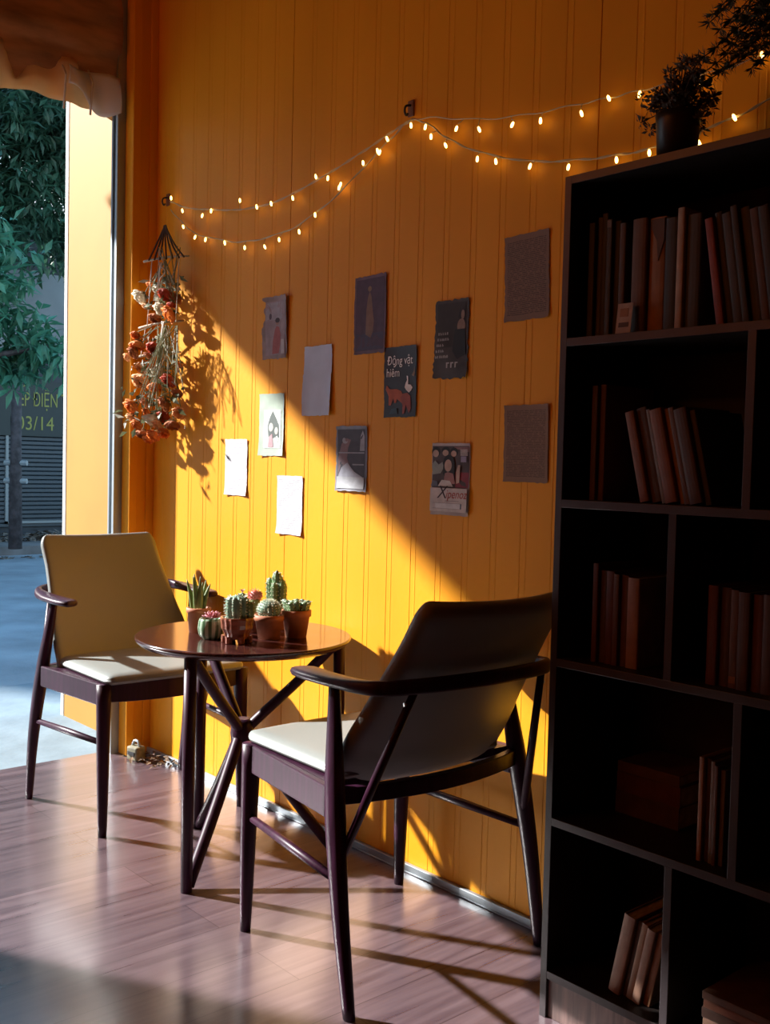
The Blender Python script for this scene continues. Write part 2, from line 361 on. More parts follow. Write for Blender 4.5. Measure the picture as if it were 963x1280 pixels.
def tree(name, label, base, h, crown, nleaf, seed, m, lsize, zlo):
    rng = random.Random(seed); r = empty(name, label, 'tree', base, group='street trees')
    trunk = bez([(0, 0, 0), (.1, .05, h*.3), (-.05, .1, h*.62), (.1, .2, h*.9)], 12)
    MB().tube(trunk, [.14-.1*i/(len(trunk)-1) for i in range(len(trunk))], 10).build('trunk', M['bark'], r, smooth=True)
    blobs = []
    mbb = MB()
    for (cx, cy, cz, rad) in crown:
        mbb.tube(bez([(0, .1, min(cz*.8, h*.75)), (cx*.5, cy*.5, cz-.2), (cx, cy, cz)], 6), [.05, .045, .04, .035, .03, .025, .02][:7], 6)
    mbb.build('branches', M['bark'], r)
    mb = MB(); tot = sum(c[3]**2 for c in crown)
    for (cx, cy, cz, rad) in crown:
        for k in range(int(nleaf*rad**2/tot)//7):
            d = Vector((rng.gauss(0, 1), rng.gauss(0, 1), rng.gauss(0, .8)))
            if d.length < .01: continue
            p = Vector((cx, cy, cz)) + d.normalized()*rad*rng.random()**.45
            ax = Vector((rng.uniform(-1, 1), rng.uniform(-1, 1), rng.uniform(-.7, .1))).normalized()
            for j in range(7):    # a twig of leaflets
                a = 2*PI*j/7; s = ax.orthogonal().normalized(); t = ax.cross(s)
                dd = ax*.45 + s*math.cos(a) + t*math.sin(a)*.8
                mb.leaf(p+ax*.03*j, dd, Vector((0, 0, 1))+Vector((rng.gauss(0, .4), rng.gauss(0, .4), 0)), lsize*rng.uniform(.7, 1.25), lsize*.32)
    mb.build('foliage', m, r, recalc=False)
a = on_x(30, 250, -11.4)
def near(px, py, X, base):
    v = on_x(px, py, X); return (v.x-base[0], v.y-base[1], v.z-base[2])
b1 = (-11.9, 1.6, .08)
tree('shade_tree', 'large dark green shade tree rising above the shop across the street', b1, 4.8,
     [(*near(15, 150, -11.6, b1), .9), (*near(70, 190, -11.6, b1), .8), (*near(-60, 230, -11.6, b1), 1.0), (*near(110, 150, -11.7, b1), .9), (*near(20, 262, -11.5, b1), .6), (*near(85, 290, -11.5, b1), .6), (*near(55, 130, -11.7, b1), .7)], 11500, 3, M['leaf'], .17, 3)
b2 = (-9.6, .55, -.02)
tree('young_tree', 'smaller bright teal green tree leaning in from the left by the street', b2, 2.9,
     [(*near(8, 395, -9.2, b2), .34), (*near(62, 432, -9.0, b2), .25), (*near(-30, 330, -9.4, b2), .5), (*near(5, 455, -9.3, b2), .25)], 1500, 5, M['leaf2'], .19, 2)
# roadside leaf debris: a low ragged heap of dry leaves along the kerb
mb = MB(); rng = random.Random(11)
for k in range(900):
    x = FX+.3+rng.random()*.5; y = 1.5+rng.random()*4.2
    mb.leaf((x, y, .085+rng.random()*.09*(1-abs(x-FX-.6))), (rng.gauss(0, 1), rng.gauss(0, 1), rng.gauss(0, .35)), (rng.gauss(0, .4), rng.gauss(0, .4), 1), rng.uniform(.07, .17), rng.uniform(.04, .08))
o = mb.build('leaf_debris', M['debris'], recalc=False); tag(o, 'strip of dry leaves and rubble along the far kerb', 'debris'); o['kind'] = 'stuff'
mb = MB()
for k in range(60):
    x = -11.3+rng.gauss(0, .05); y = 1.8+rng.random()*2.2
    mb.leaf((x, y, -.015), (rng.gauss(0, 1), rng.gauss(0, 1), .1), (0, 0, 1), .12, .06)
o = mb.build('street_litter', M['debris'], recalc=False); tag(o, 'thin line of fallen leaves lying on the street', 'debris'); o['kind'] = 'stuff'

# ------------------------------------------------------------------ rolled blind in the doorway
def blind():
    r = empty('rolled_blind', 'brown cloth blind rolled up across the top of the doorway', 'blind', (-3.66, -.1, 2.4))
    rng = random.Random(2)
    ph = [rng.uniform(0, 6) for _ in range(8)]
    def sag(y): return .018*math.sin(y*7+1)+.012*math.sin(y*15)
    def surf(u, v):
        y = -.025-1.76*v; a = 2*PI*u
        # section: a slumped roll, tall and folded
        rz = .235; rx = .095
        f = 1+.08*math.sin(5*a+ph[0]+y*.8)+.04*math.sin(11*a+ph[1]-y*2)+.02*math.sin(23*a+y*5)
        return (rx*f*math.sin(a), y, .29+rz*f*math.cos(a)+sag(y)*1.2)
    MB().grid(surf, 72, 110).build('roll', M['cloth'], r, smooth=True)
    def skirt(u, v):
        y = -.03-1.75*u
        return (.05+.018*math.sin(y*22)+.01*math.sin(y*51), y, .13-.165*v*(1+.14*math.sin(y*8+.6)+.07*math.sin(y*21)))
    s = MB().grid(skirt, 150, 8).build('skirt', M['cloth2'], r, smooth=True, recalc=False)
    so = s.modifiers.new('Solidify', 'SOLIDIFY'); so.thickness = .002
    def flap(u, v):
        y = -.03-.20*u; return (.085+.02*math.sin(u*7+v*2), y, .10-(.125-.03*u+.03*math.sin(u*5))*v)
    s = MB().grid(flap, 24, 10).build('plastic_flap', M['plastic'], r, smooth=True, recalc=False); s['label'] = 'cloudy plastic flap'
    so = s.modifiers.new('Solidify', 'SOLIDIFY'); so.thickness = .0015
    for y in (-.14, -.24): MB().tube([(.02, y, .16), (.095, y, .06), (.07, y+.004, -.05)], .004, 6).build('tie_cord', M['string'], r)
blind()

# ------------------------------------------------------------------ chairs
def chair(label, loc, rz):
    r = empty('armchair', label, 'chair', loc, rz, 'wooden armchairs at the round table')
    W = M['wood']
    for s in (1, -1):
        p = bez([(.463, .238*s, 0), (.460, .237*s, .2), (.455, .234*s, .452)], 10)
        MB().tube(p, [.0125+.0105*(i/(len(p)-1))**.8 for i in range(len(p))], 14).build('front_leg', W, r, smooth=True)
        p = bez([(-.004, .279*s, 0), (.035, .280*s, .22), (.076, .268*s, .44), (.114, .247*s, .660)], 24)
        tab = [(0, .0135), (.2, .019), (.38, .0235), (.46, .0225), (.66, .0125)]
        MB().tube(p, [(interp(tab, q.z)*1.12, interp(tab, q.z)*.85) for q in p], 14, hint=(1, 0, 0)).build('rear_leg', W, r, smooth=True)
        # side rail
        mb = MB(); A = [(.455, .234), (.09, .272)]
        mb.add([(x, (y-.010)*s, z) for x, y in A for z in (.386, .452)] + [(x, (y+.010)*s, z) for x, y in A for z in (.386, .452)],
               [(0, 1, 3, 2), (4, 6, 7, 5), (1, 5, 7, 3), (0, 2, 6, 4), (0, 4, 5, 1), (2, 3, 7, 6)])
        mb.build('side_rail', W, r, bevel=.004)
        MB().tube([(.460, .236*s, .277), (.25, .258*s, .273), (.047, .279*s, .268)], [.0085, .0105, .0085], 10).build('stretcher', W, r, smooth=True)
        st = MB().tube([(.046, .268*s, .315), (-.014, .225*s, .50), (-.074, .182*s, .678)], [.0095, .0095, .008], 10).build('back_strut', W, r, smooth=True)
        MB().lathe([(.0001, -.002), (.0045, -.002), (.004, .0015), (.0001, .002)], 10).build('screw', M['steel'], st)
        sc_ = st.children[0]; sc_.matrix_local = Matrix.Translation((-.061, (.1925+.0088)*s, .642)) @ Matrix.Rotation(-s*PI/2, 4, 'X')
    # front and rear rail
    def rail(x, hw, bow, z0, z1, t, nm):
        def fn(k):
            out = []
            for i in range(17):
                u = -1+2*i/16; xx = x+bow*(1-u*u)
                for dx, zz in ((-t, z0(u)), (t, z0(u)), (t, z1), (-t, z1)): out.append((xx+dx, u*hw, zz))
            return out
        vs = fn(0); fs = []
        for i in range(16):
            for k in range(4): fs.append((i*4+k, i*4+(k+1) % 4, (i+1)*4+(k+1) % 4, (i+1)*4+k))
        fs += [(3, 2, 1, 0), (64, 65, 66, 67)]
        MB().add(vs, fs).build(nm, W, r, bevel=.003)
    rail(.452, .232, .004, lambda u: .398+.010*(1-u*u)*-1, .452, .010, 'front_rail')
    rail(.082, .272, -.050, lambda u: .414, .450, .011, 'rear_rail')
    MB().add([(x, y*s, z) for z in (.434, .4515) for x, y in ((.445, .226), (.10, .262)) for s in (1, -1)], [(0, 1, 3, 2), (4, 6, 7, 5), (0, 4, 5, 1), (2, 3, 7, 6), (0, 2, 6, 4), (1, 5, 7, 3)]).build('seat_board', W, r)
    # continuous arm and back rail
    half = [(.242, .236, .664), (.218, .248, .666), (.16, .255, .667), (.085, .256, .668), (.015, .253, .670), (-.033, .239, .673), (-.066, .198, .677), (-.090, .12, .680), (-.100, 0, .681)]
    full = half + [(x, -y, z) for x, y, z in half[-2::-1]]
    path = bez(full, 96); n = len(path); vs = []; fs = []; K = 12
    for i, p in enumerate(path):
        t = (path[min(i+1, n-1)]-path[max(i-1, 0)]); t.z = 0; t.normalize(); c = Vector((-t.y, t.x, 0))
        e = min(i, n-1-i)/(n-1)*2     # 0 at a tip, 1 at the middle
        w = interp([(0, .010), (.015, .022), (.05, .031), (.18, .034), (.36, .030), (.52, .017), (.62, .010), (1, .0095)], e)
        h = interp([(0, .007), (.05, .0105), (.36, .0115), (.6, .016), (1, .0165)], e)
        for k in range(K):
            a = 2*PI*k/K; ca, sa = math.cos(a), math.sin(a)
            vs.append(p + c*(w*math.copysign(abs(ca)**.7, ca)) + Vector((0, 0, h*math.copysign(abs(sa)**.7, sa))))
    for i in range(n-1):
        for k in range(K): fs.append((i*K+k, i*K+(k+1) % K, (i+1)*K+(k+1) % K, (i+1)*K+k))
    fs += [tuple(range(K-1, -1, -1)), tuple((n-1)*K+k for k in range(K))]
    MB().add(vs, fs).build('arm_rail', W, r, smooth=True)
    # upholstered backrest shell
    hw = [(.43, .244), (.52, .241), (.56, .238), (.60, .229), (.64, .223), (.72, .213), (.76, .209), (.86, .209)]
    def bpos(u, v, side):
        uu = -1+2*u; vv = v
        # squircle the outline so the corners are rounded
        z0, z1 = .435, .846
        ztop = z1+.006*uu*uu; zb = z0
        zz = zb+(ztop-zb)*vv
        cz = max(0, (vv-.91)/.09); cb = max(0, (.06-vv)/.06)
        w = interp(hw, zz)*(1-.15*(1-math.sqrt(max(0, 1-cz**2)))) * (1-.06*(1-math.sqrt(max(0, 1-cb**2))))
        xe = interp([(.43, .150), (.48, .120), (.52, .094), (.60, .045), (.68, -.006), (.76, -.058), (.86, -.122)], zz)
        sagx = .048 if zz < .7 else .048-.016*(zz-.7)/.15
        x = xe - sagx*(1-uu*uu)
        ed = min(1-abs(uu), vv*1.3, (1-vv)*1.6)
        t = .017*math.sqrt(max(0, 1-(1-min(1, ed/.085))**2))+.0008
        nx, nz = .80, .58
        return (x+side*t*nx, uu*w, zz+side*t*nz*.9)
    mb = MB()
    mb.grid(lambda u, v: bpos(.5-.5*math.cos(PI*u), .5-.5*math.cos(PI*v), 1), 30, 34); mb.grid(lambda u, v: bpos(.5-.5*math.cos(PI*u), .5-.5*math.cos(PI*v), -1), 30, 34, flip=True)
    NU, NV = 31, 35; O = NU*NV; ring = [i for i in range(NU)] + [j*NU+NU-1 for j in range(1, NV)] + [(NV-1)*NU+i for i in range(NU-2, -1, -1)] + [j*NU for j in range(NV-2, 0, -1)]
    mb.f += [(ring[i], ring[(i+1) % len(ring)], ring[(i+1) % len(ring)]+O, ring[i]+O) for i in range(len(ring))]
    mb.build('backrest', M['cream'], r, smooth=True)
    # seat cushion
    def spos(u, v, side):
        uu = -1+2*u; vv = v
        x = .088+.405*vv; w = .238
        cf = max(0, (vv-.90)/.10); cb = max(0, (.10-vv)/.10)
        w = w*(1-.10*(1-math.sqrt(max(0, 1-cf**2)))) * (1-.10*(1-math.sqrt(max(0, 1-cb**2))))
        x += -.012*uu*uu*(vv-.5)
        ed = min(1-abs(uu), vv*1.5, (1-vv)*1.5); q = math.sqrt(max(0, 1-(1-min(1, ed/.14))**2))
        z = .464+side*(.0175*q) + (side > 0)*.008*(1-uu*uu)*math.sin(PI*vv)
        return (x, uu*w, z)
    mb = MB()
    mb.grid(lambda u, v: spos(.5-.5*math.cos(PI*u), .5-.5*math.cos(PI*v), 1), 30, 34); mb.grid(lambda u, v: spos(.5-.5*math.cos(PI*u), .5-.5*math.cos(PI*v), -1), 30, 34, flip=True)
    mb.f += [(ring[i], ring[(i+1) % len(ring)], ring[(i+1) % len(ring)]+O, ring[i]+O) for i in range(len(ring))]
    mb.build('seat', M['cream'], r, smooth=True)
    return r
chair('dark wood armchair with cream seat, beside the street doorway and facing the room', (-3.262, -.296, 0), math.radians(-1.5))
chair('dark wood armchair seen from behind, its back against the bookcase side', (-1.559, -.340, 0), math.radians(177.6))

# ------------------------------------------------------------------ round table
TC = Vector((-2.43, -.310, 0)); TZ = .632; TR = .300
def table():
    r = empty('round_table', 'small round dark wood table with crossed slanting legs between the two armchairs', 'table', TC)
    MB().lathe([(.0001, TZ-.022), (TR-.016, TZ-.022), (TR-.004, TZ-.012), (TR, TZ-.006), (TR-.001, TZ-.002), (TR-.004, TZ), (.0001, TZ)], 96, cap=False).build('table_top', M['tabletop'], r, smooth=False, bevel=0)
    t = r.children[0]
    for k in t.data.polygons: k.use_smooth = abs(k.normal.z) < .9
    HZ = .355
    MB().lathe([(.0001, HZ-.045), (.020, HZ-.042), (.031, HZ-.025), (.034, HZ), (.031, HZ+.025), (.020, HZ+.040), (.0001, HZ+.034)], 24, cap=False).build('hub', M['wood'], r, smooth=True)
    for ang in (-64, 56, 174):
        a = math.radians(ang); R = .272; d = Vector((math.cos(a), math.sin(a), 0)); foot = d*R; 
        fr = MB()
        fr.tube([foot+Vector((0, 0, .0)), foot+Vector((0, 0, .30)), foot*.985+Vector((0, 0, TZ-.022))], [.0150, .0165, .0165], 12)
        fr.build('leg', M['wood'], r, smooth=True)
        p = bez([foot*.97+Vector((0, 0, .012)), d*(.13)+Vector((0, 0, .185)), d*.018+Vector((0, 0, HZ-.012)), d*.012+Vector((0, 0, HZ+.005)), d*.030+Vector((0, 0, HZ+.028)), d*(.15)+Vector((0, 0, .497)), foot*.96+Vector((0, 0, TZ-.022))], 40)
        MB().tube(p, [(.0145, .0165)]*len(p), 12).build('slanting_brace', M['wood'], r, smooth=True)
table()

# ------------------------------------------------------------------ cactus pots on the table
def pot_prof(rb, rt, h, rim=.0035, rimh=.014):
    return [(.0001, 0), (rb, 0), (rb+(rt-rb)*.75, h-rimh), (rt-.001, h-rimh), (rt+rim*.4, h-rimh+.001), (rt+rim*.5, h-.001), (rt-.002, h), (rt-.005, h), (rt-.006, h-.010), (.0001, h-.010)]
def place(px, py):
    v = on_z(px, py, TZ); return Vector((v.x, v.y, TZ))
CG = 'small potted cacti on the round table'
def spines(mb, p, nrm, ln, k, rng):
    for j in range(k):
        d = Vector(nrm)+Vector((rng.gauss(0, .5), rng.gauss(0, .5), rng.gauss(0, .5)))
        d.normalize(); q = Vector(p); c = d.orthogonal().normalized()*.0011
        mb.add([q+c, q-c, q+d*ln], [(0, 1, 2)])
def column(h, r, ribs, c=(0, 0, 0), lean=(0, 0), n=30):
    mb = MB(); prof = []
    m = 12
    vs = []; fs = []
    for j in range(m+1):
        t = j/m; z = h*t; rr = r*(math.sqrt(max(0, 1-((t-.8)/.2)**2)) if t > .8 else (.82+.18*min(1, t/.4)))
        for k in range(n):
            a = 2*PI*k/n; q = rr*(1+.16*math.cos(ribs*a))
            vs.append((c[0]+lean[0]*t*t+q*math.cos(a), c[1]+lean[1]*t*t+q*math.sin(a), c[2]+z))
    for j in range(m):
        for k in range(n): fs.append((j*n+k, j*n+(k+1) % n, (j+1)*n+(k+1) % n, (j+1)*n+k))
    return mb.add(vs, fs)
def rib_spines(h, r, ribs, c, ln, rng, rows=7, lean=(0, 0)):
    mb = MB()
    for i in range(ribs):
        a = 2*PI*i/ribs
        for j in range(rows):
            t = (j+.5)/rows; rr = r*1.16*(math.sqrt(max(0, 1-((t-.8)/.2)**2)) if t > .8 else (.82+.18*min(1, t/.4)))
            p = (c[0]+lean[0]*t*t+rr*math.cos(a), c[1]+lean[1]*t*t+rr*math.sin(a), c[2]+h*t)
            spines(mb, p, (math.cos(a), math.sin(a), .25), ln, 5, rng)
    return mb
def cactus_pots():
    rng = random.Random(4)
    # 1 slim terracotta, finger succulent
    r = empty('potted_succulent', 'tall green finger succulent in a slim terracotta pot at the left end of the pots', 'plant', place(248, 790), 0, CG)
    MB().lathe(pot_prof(.026, .033, .070), 28, cap=False).build('pot', M['terra'], r, smooth=True)
    MB().lathe([(.0001, .066), (.028, .062), (.0285, .058)], 20, cap=False).build('gravel', M['soil'], r)
    for k in range(9):
        a = 2*PI*k/9+.3; q = .004+.011*(k % 3)/2; sp = .010+.012*(k % 2)
        h = .072+.034*rng.random()
        p = bez([(q*math.cos(a), q*math.sin(a), .058), ((q+sp*.4)*math.cos(a), (q+sp*.4)*math.sin(a), .060+h*.5), ((q+sp)*math.cos(a), (q+sp)*math.sin(a), .062+h)], 8)
        MB().tube(p, [.0075, .0085, .0085, .008, .007, .006, .0045, .003, .001][:len(p)], 8).build('stalk', M['cactus3'], r, smooth=True)
    # 2 green striped glazed pot with pink rosette
    r = empty('potted_succulent', 'pink rosette succulent in a round green striped glazed pot', 'plant', place(264, 798), 0, CG)
    MB().lathe([(.0001, 0), (.026, 0), (.034, .012), (.037, .030), (.034, .050), (.031, .056), (.029, .056), (.028, .048), (.0001, .048)], 32, cap=False).build('pot', M['glaze'], r, smooth=True)
    mb = MB()
    for ring_, (k, el, ln) in enumerate(((11, .25, .026), (9, .6, .024), (7, .95, .020), (4, 1.3, .014))):
        for j in range(k):
            a = 2*PI*j/k+ring_*.4; d = Vector((math.cos(a)*math.cos(el), math.sin(a)*math.cos(el), math.sin(el)))
            p = Vector((.006, 0, .056))+d*.004
            mb.tube([p, p+d*ln*.5, p+d*ln*.85, p+d*ln], [(.0015, .003), (.002, .0055), (.0015, .004), (.0003, .0005)], 6)
    mb.build('rosette', M['pink'], r, smooth=True)
    # 3 front faceted footed pot with the big ribbed cactus
    r = empty('potted_cactus', 'ribbed spiny cactus in the glossy brown footed pot at the front', 'plant', place(296, 803), .3, CG)
    fac = lambda a, z: (.45+.55/(math.cos(((a+PI/8) % (PI/4))-PI/8)))*(1+.018*math.cos(16*a))
    MB().lathe([(.0001, .012), (.033, .012), (.037, .028), (.044, .040), (.0445, .050), (.047, .064), (.046, .069), (.041, .069), (.038, .060), (.0001, .060)], 36, cap=False, wob=lambda a, z: fac(a, z)*.95).build('pot', M['terra2'], r)
    for k in range(6):
        a = PI/3*k+PI/6; MB().tube([(.030*math.cos(a), .030*math.sin(a), .018), (.034*math.cos(a), .034*math.sin(a), 0)], [.012, .008], 8).build('foot', M['terra2'], r)
    MB().lathe([(.0001, .062), (.030, .060), (.038, .056)], 20, cap=False).build('gravel', M['soil'], r)
    st = column(.072, .027, 10, (0, 0, .056), n=40).build('stem', M['cactus2'], r, smooth=True)
    rib_spines(.072, .027, 10, (0, 0, .056), .007, rng, 9).build('spines', M['spine'], st, recalc=False)
    for dx, dy, h, q in ((.024, .018, .056, .014), (-.026, .012, .046, .012), (-.006, .028, .076, .011)):
        s2 = column(h, q, 8, (dx, dy, .056), n=24).build('offset_stem', M['cactus'], r, smooth=True)
        rib_spines(h, q, 8, (dx, dy, .056), .005, rng, 6).build('spines', M['spine'], s2, recalc=False)
    mb = MB()
    for j in range(8):
        a = 2*PI*j/8; mb.leaf((-.006, .028, .130), (math.cos(a)*.5, math.sin(a)*.5, 1), (-math.cos(a), -math.sin(a), .3), .014, .006)
    mb.build('bud', M['rosy'], r, recalc=False)
    # 4 terracotta with ball cactus
    r = empty('potted_cactus', 'round white-spined ball cactus in a terracotta pot right of the footed pot', 'plant', place(336, 798), 0, CG)
    MB().lathe(pot_prof(.030, .040, .066, .004, .016), 32, cap=False).build('pot', M['terra'], r, smooth=True)
    MB().lathe([(.0001, .064), (.030, .060), (.035, .055)], 20, cap=False).build('gravel', M['soil'], r)
    mb = MB(); vs = []
    mb.lathe([(.0001, .056)] + [(.031*math.sin(PI*j/12), .080-.026*math.cos(PI*j/12)) for j in range(1, 12)] + [(.0001, .106)], 36, cap=False, wob=lambda a, z: 1+.04*math.cos(18*a))
    st = mb.build('stem', M['cactus2'], r, smooth=True)
    mb = MB()
    for i in range(18):
        a = 2*PI*i/18
        for j in range(2, 12):
            e = PI*j/12; d = Vector((math.sin(e)*math.cos(a), math.sin(e)*math.sin(a), -math.cos(e)))
            spines(mb, (d.x*.032, d.y*.032, .080+d.z*.0265), d, .006, 5, rng)
    mb.build('spines', M['spine'], st, recalc=False)
    # 5 behind: column cactus
    r = empty('potted_cactus', 'cluster of tall green columns standing behind the ball cactus', 'plant', place(345, 786), 0, CG)
    MB().lathe(pot_prof(.026, .034, .060), 28, cap=False).build('pot', M['terra'], r, smooth=True)
    MB().lathe([(.0001, .056), (.026, .053), (.030, .050)], 20, cap=False).build('gravel', M['soil'], r)
    for dx, dy, h, q in ((0, 0, .122, .0125), (-.019, -.008, .100, .0105), (.018, .004, .098, .010), (.004, .018, .086, .010), (-.010, .016, .108, .010), (.012, -.016, .090, .009)):
        s2 = column(h, q, 7, (dx, dy, .050), (dx*.15, dy*.15), 21).build('column', M['cactus'], r, smooth=True)
        rib_spines(h, q, 7, (dx, dy, .050), .0035, rng, 8, (dx*.15, dy*.15)).build('spines', M['spine'], s2, recalc=False)
    # 6 right terracotta with clump
    r = empty('potted_cactus', 'low clumped grey-green cactus in the terracotta pot at the right end', 'plant', place(370, 796), 0, CG)
    MB().lathe(pot_prof(.029, .040, .076, .004, .018), 32, cap=False).build('pot', M['terra'], r, smooth=True)
    MB().lathe([(.0001, .074), (.030, .070), (.035, .064)], 20, cap=False).build('gravel', M['soil'], r)
    for k in range(13):
        a = 2.4*k; q = .0078*math.sqrt(k); h = .030+.012*rng.random()
        s2 = column(h, .0095, 6, (q*math.cos(a), q*math.sin(a), .066), (q*math.cos(a)*.35, q*math.sin(a)*.35), 18).build('column', M['cactus' if k % 3 else 'cactus2'], r, smooth=True)
        rib_spines(h, .0095, 6, (q*math.cos(a), q*math.sin(a), .066), .004, rng, 4, (q*math.cos(a)*.35, q*math.sin(a)*.35)).build('spines', M['spine'], s2, recalc=False)
    # 7 pink topped grafted cactus behind the footed pot
    r = empty('potted_cactus', 'pink-topped cactus in a red clay pot half hidden behind the footed pot', 'plant', place(318, 790), 0, CG)
    MB().lathe(pot_prof(.024, .031, .060), 28, cap=False).build('pot', M['terra2'], r, smooth=True)
    MB().lathe([(.0001, .056), (.022, .054), (.026, .050)], 20, cap=False).build('gravel', M['soil'], r)
    s2 = column(.050, .013, 6, (0, 0, .050), n=24).build('stem', M['cactus3'], r, smooth=True)
    mb = MB()
    for k in range(60):
        e = math.acos(1-1.6*(k+.5)/60); a = 2.4*k; d = Vector((math.sin(e)*math.cos(a), math.sin(e)*math.sin(a), math.cos(e)))
        mb.leaf(Vector((0, 0, .104))+d*.009, d, d.orthogonal(), .016, .008, .1)
    mb.lathe([(.0001, .088)]+[(.015*math.sin(PI*j/8), .104-.015*math.cos(PI*j/8)) for j in range(1, 8)]+[(.0001, .119)], 20, cap=False)
    mb.build('bloom', M['rosy'], r, recalc=False)
cactus_pots()

# ------------------------------------------------------------------ papers on the wall
def sheet(label, cat, p0, p1, m, seed, torn=.002, curl=.006, tilt=0.0, skew=0.0, extras=None, name='poster', group='papers stuck on the yellow wall', left_bite=False):
    """p0 upper-left, p1 lower-right corner pixels on the wall"""
    rng = random.Random(seed); A = on_y(*p0); B = on_y(*p1); w = B.x-A.x; h = A.z-B.z
    cx, cz = (A.x+B.x)/2, (A.z+B.z)/2
    r = empty(name, label, cat, (cx, -.0016, cz), group=group)
    NU, NV = 14, 26; torn *= .45
    jl = [rng.gauss(0, torn) for _ in range(NV+1)]; jr = [rng.gauss(0, torn) for _ in range(NV+1)]; jt = [rng.gauss(0, torn) for _ in range(NU+1)]; jb = [rng.gauss(0, torn) for _ in range(NU+1)]
    if left_bite:
        for j in range(NV+1):
            v = j/NV
            if .50 < v < .93: jl[j] += .012+.006*math.sin(v*30)
    c1, c2, c3 = rng.uniform(.3, 1), rng.uniform(0, 6), rng.uniform(0, 6)
    def S(u, v, off=0.0):
        x = (u-.5)*w; z = (v-.5)*h
        y = -.0012-curl*(abs(2*u-1)**3*(.5+.5*math.sin(c2+3*v))**2*c1 + (max(0, 1-v*5)**2+max(0, v*5-4)**2)*.5*(.5+.5*math.sin(c3+4*u)))-.0008*math.sin(v*9+c2)*math.sin(u*5+c3)
        x2 = x*math.cos(tilt)-z*math.sin(tilt)+skew*z; z2 = x*math.sin(tilt)+z*math.cos(tilt)
        return Vector((x2, min(y, -.0006)-off, z2))
    def fn(u, v):
        i, j = round(u*NU), round(v*NV)
        du = (jl[j]*(1-u)**6 + jr[j]*u**6)/w; dv = (jb[i]*(1-v)**6 + jt[i]*v**6)/h
        return S(u+du, v+dv)
    mb = MB(); mb.grid(fn, NU, NV)
    back = [(x, y+.0004, z) for x, y, z in mb.v]; n = len(mb.v); mb.add(back, [tuple(q+0 for q in f[::-1]) for f in mb.f[:NU*NV]])
    W = NU+1; ring = list(range(W)) + [j*W+NU for j in range(1, NV+1)] + [NV*W+i for i in range(NU-1, -1, -1)] + [j*W for j in range(NV-1, 0, -1)]
    mb.f += [(ring[(i+1) % len(ring)], ring[i], ring[i]+n, ring[(i+1) % len(ring)]+n) for i in range(len(ring))]
    o = mb.build('sheet', m, r, smooth=False, recalc=False)
    uvl = o.data.uv_layers.new(name='UVMap')
    for lp in o.data.loops:
        k = lp.vertex_index % n; uvl.data[lp.index].uv = ((k % W)/NU, (k//W)/NV)
    # printed pieces
    layer = [0]
    def poly(pts, col, nm='print', part='printed_picture'):
        layer[0] += 1; off = .0006+.00022*layer[0]
        mb = MB(); c = (sum(p[0] for p in pts)/len(pts), sum(p[1] for p in pts)/len(pts))
        vs = [S(*c, off)]; K = len(pts)
        for s in (.5, 1): vs += [S(c[0]+(p[0]-c[0])*s, c[1]+(p[1]-c[1])*s, off) for p in pts]
        fs = [(0, 1+i, 1+(i+1) % K) for i in range(K)] + [(1+i, 1+K+i, 1+K+(i+1) % K, 1+(i+1) % K) for i in range(K)]
        mb.add(vs, fs).build(part, col, r, recalc=False)
    def rect(u0, v0, u1, v1, col, **k):
        n = 6; poly([(u0+(u1-u0)*i/n, v0) for i in range(n)]+[(u1, v0+(v1-v0)*i/n) for i in range(n)]+[(u1-(u1-u0)*i/n, v1) for i in range(n)]+[(u0, v1-(v1-v0)*i/n) for i in range(n)], col, **k)
    def ell(cu, cv, ru, rv, col, **k): poly([(cu+ru*math.cos(2*PI*i/20), cv+rv*math.sin(2*PI*i/20)) for i in range(20)], col, **k)
    def txt(body, u, v, sz, col, shear=0.0, sx=1.0, bold=0.0, spacing=1.0):
        layer[0] += 1; vs, fs = text_mesh(body, sz, shear=shear, spacing=spacing, bold=bold)
        mb = MB(); mb.add([S(u+q.x*sx/w, v+q.y/h, .0010+.00022*layer[0]) for q in vs], fs); mb.build('lettering', col, r, recalc=False)
    if extras: extras(poly, rect, ell, txt)
    return r
def pic_a(poly, rect, ell, txt):
    rect(.12, .06, .94, .92, flat('mauve_print', (.33, .25, .27)))
    rect(.14, .62, .9, .9, flat('grey_violet_print', (.36, .33, .38)))
    poly([(.40, .08), (.42, .30), (.50, .47), (.56, .52), (.66, .50), (.74, .38), (.72, .2), (.68, .08)], flat('red_dress_print', (.36, .10, .10)))
    ell(.59, .58, .07, .045, flat('face_print', (.35, .19, .15))); ell(.60, .61, .09, .04, flat('hair_print', (.06, .04, .05)))
    ell(.32, .68, .05, .05, flat('dark_violet_print', (.10, .07, .10)))
    rect(.78, .07, .92, .30, flat('pale_print', (.48, .45, .47)))
def pic_c(poly, rect, ell, txt):
    rect(.05, .04, .95, .96, flat('deep_violet_print', (.085, .05, .085)))
    rect(.07, .05, .93, .26, flat('blue_violet_print', (.07, .06, .11)))
    poly([(.36, .25), (.38, .55), (.42, .72), (.48, .80), (.54, .72), (.58, .55), (.62, .42), (.60, .28), (.52, .2)], flat('ochre_figure_print', (.22, .13, .10)))
    ell(.48, .83, .06, .035, flat('ochre_face_print', (.26, .16, .11)))
